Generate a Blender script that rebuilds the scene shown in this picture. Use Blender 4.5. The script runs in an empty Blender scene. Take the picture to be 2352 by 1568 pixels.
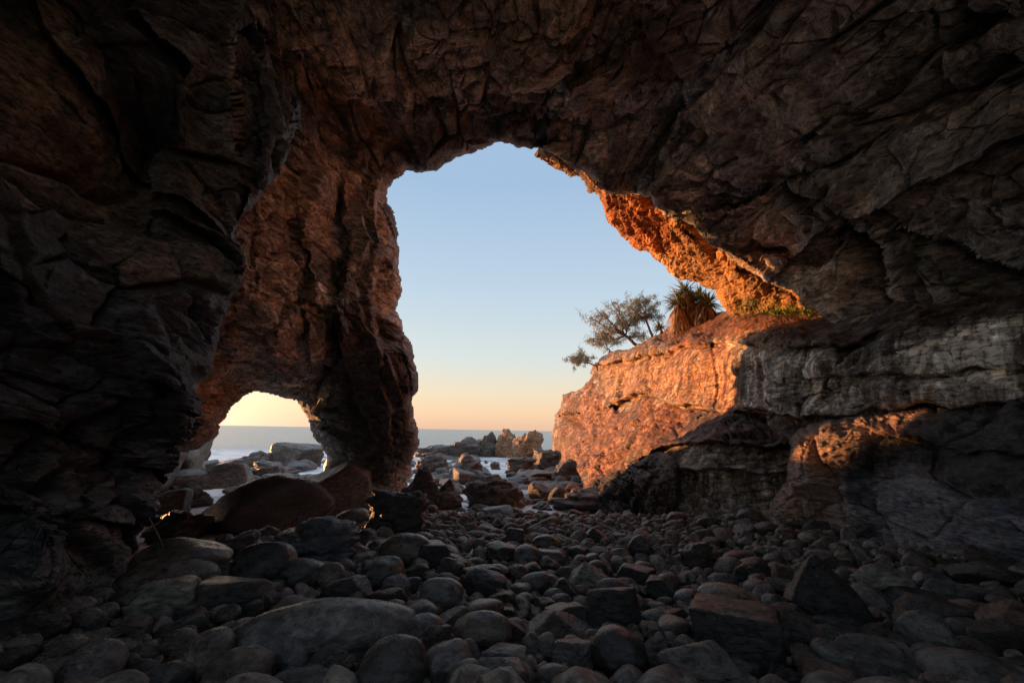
import bpy, math, random
import numpy as np
from mathutils import Vector, Matrix

# ---------------------------------------------------------------- camera, sky, sun, exposure
sc = bpy.context.scene
F_PX = 1045.0                       # focal length in pixels of a 2352 x 1568 frame
PITCH = math.atan(204 / F_PX)
ROLL = math.radians(1.03)
fwd = np.array([0, math.cos(PITCH), math.sin(PITCH)])
up0 = np.array([0, -math.sin(PITCH), math.cos(PITCH)])
rt0 = np.array([1.0, 0, 0])
rt = math.cos(ROLL) * rt0 + math.sin(ROLL) * up0
up = -math.sin(ROLL) * rt0 + math.cos(ROLL) * up0
camd = bpy.data.cameras.new("camera")
camd.sensor_width = 36.0
camd.lens = F_PX * 36.0 / 2352
camd.clip_start = 0.05
camd.clip_end = 60000
cam = bpy.data.objects.new("camera", camd)
sc.collection.objects.link(cam)
M = Matrix(((rt[0], up[0], -fwd[0], 0), (rt[1], up[1], -fwd[1], 0), (rt[2], up[2], -fwd[2], 0), (0, 0, 0, 1)))
cam.matrix_world = M
sc.camera = cam

SUN_AZ = math.radians(-59)          # left of straight ahead
SUN_EL = math.radians(2.5)
sun_dir = np.array([math.sin(SUN_AZ) * math.cos(SUN_EL), math.cos(SUN_AZ) * math.cos(SUN_EL), math.sin(SUN_EL)])
sd = bpy.data.lights.new("sun", 'SUN')
sd.energy = 3.0
sd.angle = math.radians(0.6)
sd.color = (1.0, 0.44, 0.15)
sun = bpy.data.objects.new("sun", sd)
sc.collection.objects.link(sun)
sun.rotation_euler = Vector(-sun_dir).to_track_quat('-Z', 'Y').to_euler()

world = bpy.data.worlds.new("World")
sc.world = world
world.use_nodes = True
wn, wl = world.node_tree.nodes, world.node_tree.links
wn.clear()
wo = wn.new('ShaderNodeOutputWorld')
bg = wn.new('ShaderNodeBackground')
sky = wn.new('ShaderNodeTexSky')
sky.sky_type = 'NISHITA'
sky.sun_disc = False
sky.sun_elevation = SUN_EL
sky.sun_rotation = SUN_AZ
sky.air_density = 1.0
sky.dust_density = 1.0
sky.ozone_density = 2.0
EXPOSURE = 1.8
def lin(c):
    return [((v / 255 + 0.055) / 1.055) ** 2.4 if v > 10 else v / 3294 for v in c]
wtc = wn.new('ShaderNodeTexCoord')
wsep = wn.new('ShaderNodeSeparateXYZ'); wl.new(wtc.outputs['Generated'], wsep.inputs[0])
wr = wn.new('ShaderNodeValToRGB'); wl.new(wsep.outputs[2], wr.inputs[0])
SKY = [(0.0, (226, 186, 160)), (0.035, (238, 204, 168)), (0.08, (232, 215, 188)), (0.15, (210, 217, 214)), (0.30, (184, 204, 220)), (0.50, (158, 185, 214)), (0.60, (158, 185, 214)), (0.75, (215, 228, 245)), (1.0, (225, 236, 250))]
while len(wr.color_ramp.elements) < len(SKY): wr.color_ramp.elements.new(0.5)
SKYK = 1 / (0.15 * 2 ** EXPOSURE)
for e_, (p_, c_) in zip(wr.color_ramp.elements, SKY):
    e_.position = p_; e_.color = [v * 1.13 for v in lin(c_)] + [1]
wdot = wn.new('ShaderNodeVectorMath'); wdot.operation = 'DOT_PRODUCT'
wl.new(wtc.outputs['Generated'], wdot.inputs[0]); wdot.inputs[1].default_value = tuple(sun_dir)
def wm(op, a_, b_):
    n_ = wn.new('ShaderNodeMath'); n_.operation = op
    for i_, z_ in enumerate((a_, b_)):
        if isinstance(z_, (int, float)): n_.inputs[i_].default_value = z_
        else: wl.new(z_, n_.inputs[i_])
    return n_.outputs[0]
wpos = wm('MAXIMUM', wdot.outputs['Value'], 0.0)
glow = wm('ADD', wm('MULTIPLY', wm('POWER', wpos, 14.0), 4.0), wm('MULTIPLY', wm('POWER', wpos, 3.0), 0.06))
low = wm('POWER', wm('SUBTRACT', 1.0, wm('MINIMUM', wm('ABSOLUTE', wsep.outputs[2], 0.0), 1.0)), 6.0)
gl2 = wm('MULTIPLY', glow, low)
wmul = wn.new('ShaderNodeVectorMath'); wmul.operation = 'SCALE'; wmul.inputs[0].default_value = (1.0, 0.60, 0.40); wl.new(gl2, wmul.inputs['Scale'])
wadd = wn.new('ShaderNodeVectorMath'); wadd.operation = 'ADD'; wl.new(wr.outputs[0], wadd.inputs[0]); wl.new(wmul.outputs[0], wadd.inputs[1])
wsc = wn.new('ShaderNodeVectorMath'); wsc.operation = 'SCALE'; wsc.inputs['Scale'].default_value = SKYK; wl.new(wadd.outputs[0], wsc.inputs[0])
wmx = wn.new('ShaderNodeMix'); wmx.data_type = 'RGBA'; wmx.inputs[0].default_value = 0.06
wl.new(wsc.outputs[0], wmx.inputs[6]); wl.new(sky.outputs[0], wmx.inputs[7])
bg.inputs['Strength'].default_value = 0.15
wl.new(wmx.outputs[2], bg.inputs[0])
wl.new(bg.outputs[0], wo.inputs[0])

sc.view_settings.view_transform = 'Standard'
sc.view_settings.look = 'None'
sc.view_settings.gamma = 1.0
sc.view_settings.exposure = EXPOSURE
sc.cycles.use_denoising = True
sc.cycles.denoising_prefilter = 'ACCURATE'
sc.cycles.denoising_input_passes = 'RGB_ALBEDO_NORMAL'
sc.cycles.max_bounces = 10
sc.cycles.diffuse_bounces = 8
sc.cycles.glossy_bounces = 3
sc.cycles.sample_clamp_indirect = 6.0
sc.cycles.use_adaptive_sampling = True
sc.cycles.adaptive_threshold = 0.012

# ---------------------------------------------------------------- maths helpers
def P(px, py, d):
    """world point seen at frame point px, py, d metres along the view axis"""
    px, py, d = np.asarray(px, float), np.asarray(py, float), np.asarray(d, float)
    a, b = (px - 1176) / F_PX, (784 - py) / F_PX
    return (fwd + a[..., None] * rt + b[..., None] * up) * d[..., None]

def project(p):
    p = np.asarray(p, float)
    d = p @ fwd
    return 1176 + F_PX * (p @ rt) / d, 784 - F_PX * (p @ up) / d, d

def hsh(ix, iy, iz, k):
    h = (ix.astype(np.int64) * 374761393 + iy.astype(np.int64) * 668265263 + iz.astype(np.int64) * 2147483647 + k * 1274126177) & 0xffffffff
    h = ((h ^ (h >> 13)) * 1274126177) & 0xffffffff
    h = ((h ^ (h >> 16)) * 2246822519) & 0xffffffff
    h = h ^ (h >> 15)
    return (h & 0xffffff).astype(np.float32) / float(0xffffff)

def vnoise(p, k=0):
    i = np.floor(p).astype(np.int64)
    f = (p - i).astype(np.float32)
    u = f * f * f * (f * (f * 6 - 15) + 10)
    r = 0
    for a in (0, 1):
        for b in (0, 1):
            for c in (0, 1):
                w = (u[:, 0] if a else 1 - u[:, 0]) * (u[:, 1] if b else 1 - u[:, 1]) * (u[:, 2] if c else 1 - u[:, 2])
                r = r + w * hsh(i[:, 0] + a, i[:, 1] + b, i[:, 2] + c, k)
    return r * 2 - 1

def fbm(p, octv=4, k=0, gain=0.5):
    s, a = 0, 1.0
    for o in range(octv):
        s = s + a * vnoise(p * (2.03 ** o) + 17.3 * o, k + o)
        a *= gain
    return s

def facets(p, k=0, tilt=0.8, jit=0.85, sharp=14.0):
    """broken-rock relief: softly blended tilted planes, one per Voronoi cell"""
    i = np.floor(p).astype(np.int64)
    n = len(p)
    W = np.zeros(n, np.float32); H = np.zeros(n, np.float32)
    hc = np.zeros(n, np.float32); b1 = np.full(n, 9, np.float32); b2 = np.full(n, 9, np.float32)
    for a in (-1, 0, 1):
        for b in (-1, 0, 1):
            for c in (-1, 0, 1):
                cx, cy, cz = i[:, 0] + a, i[:, 1] + b, i[:, 2] + c
                dx = p[:, 0] - (cx + .5 + jit * (hsh(cx, cy, cz, k) - .5))
                dy = p[:, 1] - (cy + .5 + jit * (hsh(cx, cy, cz, k + 1) - .5))
                dz = p[:, 2] - (cz + .5 + jit * (hsh(cx, cy, cz, k + 2) - .5))
                d = (dx * dx + dy * dy + dz * dz).astype(np.float32)
                hh = (hsh(cx, cy, cz, k + 3) - .5) + tilt * ((hsh(cx, cy, cz, k + 4) - .5) * dx + (hsh(cx, cy, cz, k + 5) - .5) * dy + (hsh(cx, cy, cz, k + 6) - .5) * dz) * 2
                w = np.exp(-sharp * np.minimum(d, 5)) + 1e-30
                W += w; H += w * hh
                m = d < b1
                hc = np.where(m, hsh(cx, cy, cz, k + 9), hc)
                b2 = np.where(m, b1, np.minimum(b2, d)); b1 = np.where(m, d, b1)
    facets.cell = hc
    return H / W, np.sqrt(b2) - np.sqrt(b1)

def kuhn(p, k=0):
    """piecewise planar noise: random heights joined by flat triangular facets with crisp edges"""
    i = np.floor(p).astype(np.int64); f = p - i
    o = np.argsort(-f, axis=1)
    n = len(p); r = np.arange(n)
    c = i.copy(); v = hsh(c[:, 0], c[:, 1], c[:, 2], k) * (1 - f[r, o[:, 0]])
    for j in range(3):
        c[r, o[:, j]] += 1
        w = f[r, o[:, j]] - (f[r, o[:, j + 1]] if j < 2 else 0)
        v = v + w * hsh(c[:, 0], c[:, 1], c[:, 2], k)
    return v - 0.5

def rotm(ax, ay, az):
    return np.array(Matrix.Rotation(math.radians(az), 3, 'Z') @ Matrix.Rotation(math.radians(ay), 3, 'Y') @ Matrix.Rotation(math.radians(ax), 3, 'X'))

def smooth(t):
    t = np.clip(t, 0, 1)
    return t * t * (3 - 2 * t)

def inpoly(x, y, poly):
    c = np.zeros(x.shape, bool)
    n = len(poly)
    for i in range(n):
        x0, y0 = poly[i]; x1, y1 = poly[(i + 1) % n]
        if y0 == y1: continue
        m = (y0 > y) != (y1 > y)
        c ^= m & (x < (x1 - x0) * (y - y0) / (y1 - y0) + x0)
    return c

def polydist(x, y, poly, maxd, closed=True):
    """distance to and nearest point of the poly line, looked up only within maxd"""
    D = np.full(x.shape, maxd * 1.01); NX = x.copy(); NY = y.copy()
    n = len(poly)
    for i in range(n if closed else n - 1):
        x0, y0 = poly[i]; x1, y1 = poly[(i + 1) % n]
        m = (x > min(x0, x1) - maxd) & (x < max(x0, x1) + maxd) & (y > min(y0, y1) - maxd) & (y < max(y0, y1) + maxd)
        if not m.any(): continue
        xx, yy = x[m], y[m]
        dx, dy = x1 - x0, y1 - y0
        t = np.clip(((xx - x0) * dx + (yy - y0) * dy) / max(dx * dx + dy * dy, 1e-9), 0, 1)
        qx, qy = x0 + t * dx, y0 + t * dy
        d = np.hypot(xx - qx, yy - qy)
        b = d < D[m]
        t1 = D[m]; t1[b] = d[b]; D[m] = t1
        t1 = NX[m]; t1[b] = qx[b]; NX[m] = t1
        t1 = NY[m]; t1[b] = qy[b]; NY[m] = t1
    return D, NX, NY

def jag(poly, amp=0.10, minseg=7, seed=1, closed=True):
    rnd = random.Random(seed)
    out = []
    def rec(a, b, lv):
        L = math.hypot(b[0] - a[0], b[1] - a[1])
        if L < minseg or lv > 7 or L > 500:
            out.append(a); return
        o = rnd.uniform(-1, 1) * amp * L
        m = ((a[0] + b[0]) / 2 - (b[1] - a[1]) / L * o, (a[1] + b[1]) / 2 + (b[0] - a[0]) / L * o)
        rec(a, m, lv + 1); rec(m, b, lv + 1)
    n = len(poly)
    for i in range(n if closed else n - 1):
        rec(poly[i], poly[(i + 1) % n], 0)
    if not closed: out.append(poly[-1])
    return out

class TPS:
    def __init__(s, pts, lam=0.002):
        a = np.array(pts, float)
        s.xy = a[:, :2] / 1000; v = np.log(a[:, 2]); n = len(a)
        K = s.k(s.xy[:, None] - s.xy[None]) + lam * np.eye(n)
        Q = np.c_[np.ones(n), s.xy]
        A = np.block([[K, Q], [Q.T, np.zeros((3, 3))]])
        s.w = np.linalg.solve(A, np.r_[v, 0, 0, 0])
    def k(s, d):
        r2 = (d ** 2).sum(-1)
        return 0.5 * r2 * np.log(r2 + 1e-12)
    def __call__(s, x, y):
        q = np.stack([x, y], -1).reshape(-1, 2) / 1000
        out = np.empty(len(q))
        for i in range(0, len(q), 40000):
            c = q[i:i + 40000]
            out[i:i + 40000] = s.k(c[:, None] - s.xy[None]) @ s.w[:-3] + s.w[-3] + c @ s.w[-2:]
        return np.exp(out).reshape(x.shape)

def mesh_obj(name, V, Fq, mat, smooth_shade=True, attrs=None, parent=None, link=True):
    me = bpy.data.meshes.new(name)
    V = np.asarray(V, np.float32); Fq = np.asarray(Fq, np.int32)
    k = Fq.shape[1]
    me.vertices.add(len(V)); me.vertices.foreach_set('co', V.ravel())
    me.loops.add(Fq.size); me.loops.foreach_set('vertex_index', Fq.ravel())
    me.polygons.add(len(Fq))
    me.polygons.foreach_set('loop_start', np.arange(0, Fq.size, k, dtype=np.int32))
    me.polygons.foreach_set('loop_total', np.full(len(Fq), k, np.int32))
    me.polygons.foreach_set('use_smooth', np.full(len(Fq), smooth_shade, bool))
    me.update(calc_edges=True); me.validate()
    for an, av in (attrs or {}).items():
        at = me.attributes.new(an, 'FLOAT_COLOR', 'POINT')
        at.data.foreach_set('color', np.asarray(av, np.float32).ravel())
    if mat: me.materials.append(mat)
    o = bpy.data.objects.new(name, me)
    if parent: o.parent = parent
    if link: sc.collection.objects.link(o)
    return o

def tag(o, label=None, cat=None, group=None, kind=None):
    if label: o['label'] = label
    if cat: o['category'] = cat
    if group: o['group'] = group
    if kind: o['kind'] = kind
    return o

# ---------------------------------------------------------------- materials
def nodes(name):
    m = bpy.data.materials.new(name); m.use_nodes = True
    nt = m.node_tree; nt.nodes.clear()
    out = nt.nodes.new('ShaderNodeOutputMaterial')
    b = nt.nodes.new('ShaderNodeBsdfPrincipled')
    nt.links.new(b.outputs[0], out.inputs[0])
    return m, nt, b

def nn(nt, t, **kw):
    n = nt.nodes.new(t)
    for k, v in kw.items():
        if k.startswith('i_'): n.inputs[k[2:].replace('_', ' ')].default_value = v
        else: setattr(n, k, v)
    return n

def ramp(nt, fac, stops):
    r = nt.nodes.new('ShaderNodeValToRGB')
    e = r.color_ramp.elements
    while len(e) < len(stops): e.new(0.5)
    for i, (p_, c) in enumerate(stops):
        e[i].position = p_; e[i].color = (*c, 1) if len(c) == 3 else c
    nt.links.new(fac, r.inputs[0])
    return r.outputs[0]

def mix(nt, fac, a, b, mode='MIX'):
    m = nt.nodes.new('ShaderNodeMix'); m.data_type = 'RGBA'; m.blend_type = mode
    if isinstance(fac, float): m.inputs[0].default_value = fac
    else: nt.links.new(fac, m.inputs[0])
    for s, v in ((6, a), (7, b)):
        if isinstance(v, tuple): m.inputs[s].default_value = (*v, 1)
        else: nt.links.new(v, m.inputs[s])
    return m.outputs[2]

def rock_mat(name, cols, rough=0.75, bump=0.05, scale=1.0, strata=(20, 10, 0), stretch=3.5, crack=0.6,
             attr=None, spec=0.3, wet=0.0, obj_rand=False, streak=0.0):
    m, nt, b = nodes(name)
    L = nt.links.new
    tc = nn(nt, 'ShaderNodeTexCoord')
    mp = nn(nt, 'ShaderNodeMapping'); L(tc.outputs['Object'], mp.inputs[0])
    if obj_rand:
        oi = nn(nt, 'ShaderNodeObjectInfo')
        vm = nn(nt, 'ShaderNodeVectorMath', operation='MULTIPLY_ADD')
        L(oi.outputs['Random'], vm.inputs[0]); vm.inputs[1].default_value = (37, 51, 23); L(tc.outputs['Object'], vm.inputs[2])
        L(vm.outputs[0], mp.inputs[0])
    mp.inputs['Rotation'].default_value = [math.radians(a) for a in strata]
    mp.inputs['Scale'].default_value = (scale, scale, scale * stretch)
    v = mp.outputs[0]
    n1 = nn(nt, 'ShaderNodeTexNoise', i_Scale=0.7, i_Detail=7.0, i_Roughness=0.62, i_Distortion=0.6); L(v, n1.inputs[0])
    n2 = nn(nt, 'ShaderNodeTexNoise', i_Scale=5.0, i_Detail=8.0, i_Roughness=0.68, i_Distortion=0.3); L(v, n2.inputs[0])
    n3 = nn(nt, 'ShaderNodeTexNoise', i_Scale=28.0, i_Detail=5.0, i_Roughness=0.7); L(v, n3.inputs[0])
    vo = nn(nt, 'ShaderNodeTexVoronoi', feature='DISTANCE_TO_EDGE', i_Scale=1.6)
    wv = nn(nt, 'ShaderNodeVectorMath', operation='MULTIPLY_ADD'); L(n2.outputs['Color'], wv.inputs[0]); wv.inputs[1].default_value = (.35,) * 3; L(v, wv.inputs[2])
    L(wv.outputs[0], vo.inputs[0])
    vf = nn(nt, 'ShaderNodeTexVoronoi', feature='F1', i_Scale=3.6); L(wv.outputs[0], vf.inputs[0])
    c = ramp(nt, n1.outputs[0], [(0.30 + 0.4 * i / (len(cols) - 1), cc) for i, cc in enumerate(cols)])
    dk = ramp(nt, n2.outputs[0], [(0.36, (0.32, 0.31, 0.30)), (0.6, (1.18, 1.15, 1.12))])
    c = mix(nt, 1.0, c, dk, 'MULTIPLY')
    ck = ramp(nt, vo.outputs['Distance'], [(0.0, (1 - crack,) * 3), (0.035, (1, 1, 1))])
    c = mix(nt, 1.0, c, ck, 'MULTIPLY')
    cell = ramp(nt, nn_sep(nt, vf.outputs['Color']), [(0.0, (0.62, 0.62, 0.63)), (1.0, (1.28, 1.25, 1.2))])
    c = mix(nt, 1.0, c, cell, 'MULTIPLY')
    sp_ = ramp(nt, n3.outputs[0], [(0.32, (0.66, 0.66, 0.67)), (0.5, (1, 1, 1)), (0.7, (1.32, 1.3, 1.27))])
    c = mix(nt, 1.0, c, sp_, 'MULTIPLY')
    if streak:
        ms = nn(nt, 'ShaderNodeMapping'); L(tc.outputs['Object'], ms.inputs[0]); ms.inputs['Scale'].default_value = (3.6, 3.6, 0.30)
        ns = nn(nt, 'ShaderNodeTexNoise', i_Scale=1.0, i_Detail=8.0, i_Roughness=0.72, i_Distortion=0.6); L(ms.outputs[0], ns.inputs[0])
        st = ramp(nt, ns.outputs[0], [(0.42, (0.5, 0.38, 0.30)), (0.5, (1.0, 0.92, 0.84)), (0.60, (1.7, 1.66, 1.62))])
        c = mix(nt, streak, c, mix(nt, 1.0, c, st, 'MULTIPLY'))
    if attr:
        a = nn(nt, 'ShaderNodeAttribute', attribute_name=attr)
        c = mix(nt, 1.0, c, a.outputs['Color'], 'MULTIPLY')
    if obj_rand:
        hu = ramp(nt, oi.outputs['Random'], [(0.0, (0.55, 0.56, 0.6)), (0.22, (1.15, 1.15, 1.2)), (0.4, (1.0, 0.82, 0.7)), (0.55, (0.75, 0.72, 0.7)), (0.7, (1.5, 1.38, 1.22)), (0.82, (1.25, 0.8, 0.66)), (1.0, (0.8, 0.86, 0.95))])
        c = mix(nt, 1.0, c, hu, 'MULTIPLY')
    L(c, b.inputs['Base Color'])
    b.inputs['Specular IOR Level'].default_value = spec
    rr = ramp(nt, n2.outputs[0], [(0.35, (max(rough - 0.25, 0.08),) * 3), (0.65, (min(rough + 0.12, 1),) * 3)])
    if wet:
        nw = nn(nt, 'ShaderNodeTexNoise', i_Scale=0.9, i_Detail=4.0); L(v, nw.inputs[0])
        wr = ramp(nt, nw.outputs[0], [(0.45, (0.22,) * 3), (0.58, (1,) * 3)])
        rr = mix(nt, wet, rr, mix(nt, 1.0, rr, wr, 'MULTIPLY'))
    L(rr, b.inputs['Roughness'])
    def ma(op, x, y):
        q = nn(nt, 'ShaderNodeMath', operation=op)
        for i, z in enumerate((x, y)):
            if isinstance(z, float): q.inputs[i].default_value = z
            else: L(z, q.inputs[i])
        return q.outputs[0]
    ce = ma('MINIMUM', vo.outputs['Distance'], 0.06)
    h = ma('ADD', ma('MULTIPLY', n2.outputs[0], 0.9), ma('MULTIPLY', n3.outputs[0], 0.20))
    h = ma('ADD', h, ma('MULTIPLY', ce, 3.0 * crack))
    h = ma('ADD', h, ma('MULTIPLY', nn_sep(nt, vf.outputs['Color']), 0.28))
    bp = nn(nt, 'ShaderNodeBump', i_Strength=1.0, i_Distance=bump); L(h, bp.inputs['Height'])
    L(bp.outputs[0], b.inputs['Normal'])
    return m

def nn_sep(nt, col):
    s = nt.nodes.new('ShaderNodeSeparateColor'); nt.links.new(col, s.inputs[0]); return s.outputs[0]

def plain(name, col, rough=0.7, var=0.3, scale=6.0, spec=0.3, sub=False):
    m, nt, b = nodes(name)
    tc = nn(nt, 'ShaderNodeTexCoord')
    n = nn(nt, 'ShaderNodeTexNoise', i_Scale=scale, i_Detail=5.0); nt.links.new(tc.outputs['Object'], n.inputs[0])
    c = ramp(nt, n.outputs[0], [(0.3, tuple(x * (1 - var) for x in col)), (0.7, tuple(x * (1 + var) for x in col))])
    nt.links.new(c, b.inputs['Base Color'])
    b.inputs['Roughness'].default_value = rough
    b.inputs['Specular IOR Level'].default_value = spec
    return m

M_roof = rock_mat('roof_rock', [(0.42, 0.405, 0.395), (0.68, 0.65, 0.62), (0.72, 0.65, 0.57), (0.62, 0.61, 0.60)], 0.8, 0.10, 0.9, (35, -25, 20), 2.6, 0.55, attr='tint')
M_left = rock_mat('left_rock', [(0.18, 0.172, 0.168), (0.36, 0.34, 0.32), (0.46, 0.42, 0.37)], 0.6, 0.07, 1.6, (25, 35, 0), 2.6, 0.6, attr='tint', wet=0.5)
M_cliff = rock_mat('cliff_rock', [(0.24, 0.18, 0.15), (0.42, 0.33, 0.28), (0.5, 0.42, 0.36)], 0.75, 0.09, 0.9, (8, -14, 0), 3.0, 0.8, attr='tint', streak=1.0)
M_outer = rock_mat('outer_rock', [(0.38, 0.19, 0.085), (0.68, 0.36, 0.14), (0.76, 0.48, 0.24)], 0.85, 0.14, 1.1, (35, 25, 10), 2.0, 0.6, attr='tint')
M_wet = rock_mat('wet_rock', [(0.06, 0.055, 0.055), (0.11, 0.095, 0.09), (0.18, 0.145, 0.125)], 0.30, 0.11, 1.5, (0, 38, 20), 4.2, 0.4, attr='tint', wet=0.9, spec=1.0)
M_shore = rock_mat('shore_rock', [(0.07, 0.064, 0.062), (0.15, 0.125, 0.112), (0.24, 0.19, 0.16)], 0.55, 0.10, 1.0, (20, -22, 30), 2.6, 0.6, wet=0.3, spec=0.4)
M_sun_orange = rock_mat('sun_orange_rock', [(0.2, 0.12, 0.08), (0.42, 0.24, 0.14), (0.5, 0.33, 0.22)], 0.8, 0.10, 1.0, (60, 20, 30), 2.6, 0.6)  # sunlit orange put into the base colour of the stack and orange stone
M_stone = rock_mat('stone', [(0.055, 0.052, 0.05), (0.10, 0.094, 0.089), (0.165, 0.152, 0.14)], 0.36, 0.012, 2.2, (10, 20, 0), 1.6, 0.15, obj_rand=True, spec=0.35)
M_crag = rock_mat('crag_stone', [(0.048, 0.045, 0.043), (0.09, 0.083, 0.078), (0.145, 0.132, 0.12)], 0.36, 0.03, 2.0, (25, 20, 0), 2.4, 0.5, obj_rand=True, spec=0.35)

STONE = {}
for k_, c_ in {'black': (.055, .053, .055), 'dark': (.10, .095, .093), 'grey': (.21, .205, .20), 'pale': (.36, .345, .31), 'brown': (.185, .15, .125), 'red': (.21, .125, .10), 'tan': (.32, .25, .18), 'blue': (.15, .17, .205), 'plain': (.15, .142, .135)}.items():
    cs = [tuple(v * f_ for v in c_) for f_ in (.5, .72, 1.0)]
    cs = [(a_ * .86, b_ * .82, c2 * .79) for a_, b_, c2 in cs]
    STONE[k_] = (rock_mat(k_ + '_stone', cs, 0.36, 0.022, 2.2, (10, 20, 0), 1.6, 0.2, spec=0.55), rock_mat(k_ + '_crag', cs, 0.42, 0.04, 2.0, (25, 20, 0), 2.4, 0.5, spec=0.55))
def stone_mat(label, crag):
    head = label.split(' in front')[0].split(' behind')[0].split(' below')[0].split(' left of')[0].split(' right of')[0].split(' against')[0].split(' between')[0].split(' under the')[0]
    for w_, k_ in (('pale', 'pale'), ('light', 'pale'), ('ochre', 'tan'), ('tan', 'tan'), ('yellow', 'tan'), ('blue', 'blue'), ('red', 'red'), ('rusty', 'red'), ('pink', 'red'), ('black', 'black'), ('grey', 'grey'), ('brown', 'brown'), ('dark', 'dark'), ('purpl', 'brown')):
        if any(q_.startswith(w_) for q_ in head.replace('-', ' ').split()): return STONE[k_][crag]
    return STONE['plain'][crag]
# ---------------------------------------------------------------- relief sheets: cave shell and cliffs
def axis(a, b, step, lo, hi, grow=1.12):
    v = list(np.arange(a, b + step, step))
    s = step; x = a
    left = []
    while x > lo: s *= grow; x -= s; left.append(x)
    s = step; x = v[-1]; right = []
    while x < hi: s *= grow; x += s; right.append(x)
    return np.array(left[::-1] + v + right)

def side(x, y, line, maxd):
    """signed distance to an open line (positive on its right-hand side looking along it in the frame)"""
    D, NX, NY = polydist(x, y, line, maxd, closed=False)
    S = np.zeros(x.shape)
    best = np.full(x.shape, 1e9)
    for (x0, y0), (x1, y1) in zip(line[:-1], line[1:]):
        dx, dy = x1 - x0, y1 - y0
        t = np.clip(((x - x0) * dx + (y - y0) * dy) / (dx * dx + dy * dy + 1e-9), 0, 1)
        d = np.hypot(x - x0 - t * dx, y - y0 - t * dy)
        m = d < best - 1e-6
        best = np.where(m, d, best)
        S = np.where(m, np.sign(dx * (y - y0) - dy * (x - x0)), S)
    return S * np.minimum(D, maxd)

def jointed(q, k):
    """square-jointed beds: rows of blocks standing in or out by different amounts"""
    row = np.floor(q[:, 2])
    z0 = np.zeros(len(q), np.int64)
    sx_ = q[:, 0] + 7 * hsh(row.astype(np.int64), z0, z0, k); sy_ = q[:, 1] + 7 * hsh(row.astype(np.int64), z0, z0, k + 1)
    cx, cy, cz = np.floor(sx_).astype(np.int64), np.floor(sy_).astype(np.int64), row.astype(np.int64)
    fx, fy, fz = sx_ - cx, sy_ - cy, q[:, 2] - row
    gap = np.minimum(np.minimum(np.minimum(fx, 1 - fx), np.minimum(fy, 1 - fy)) * 1.3, np.minimum(fz, 1 - fz))
    return -0.7 * np.exp(-(gap / 0.07) ** 2) * (hsh(cx, cy, cz, k + 6) > .35) + hsh(cx, cy, cz, k + 2) - 0.5 + 0.6 * (hsh(cz, z0, z0, k + 3) - 0.5) + 0.25 * (hsh(cx, cy, cz, k + 4) - .5) * (sx_ - cx - .5) + 0.5 * (hsh(cx, cy, cz, k + 5) - .5) * (q[:, 2] - row - .5)

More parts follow.
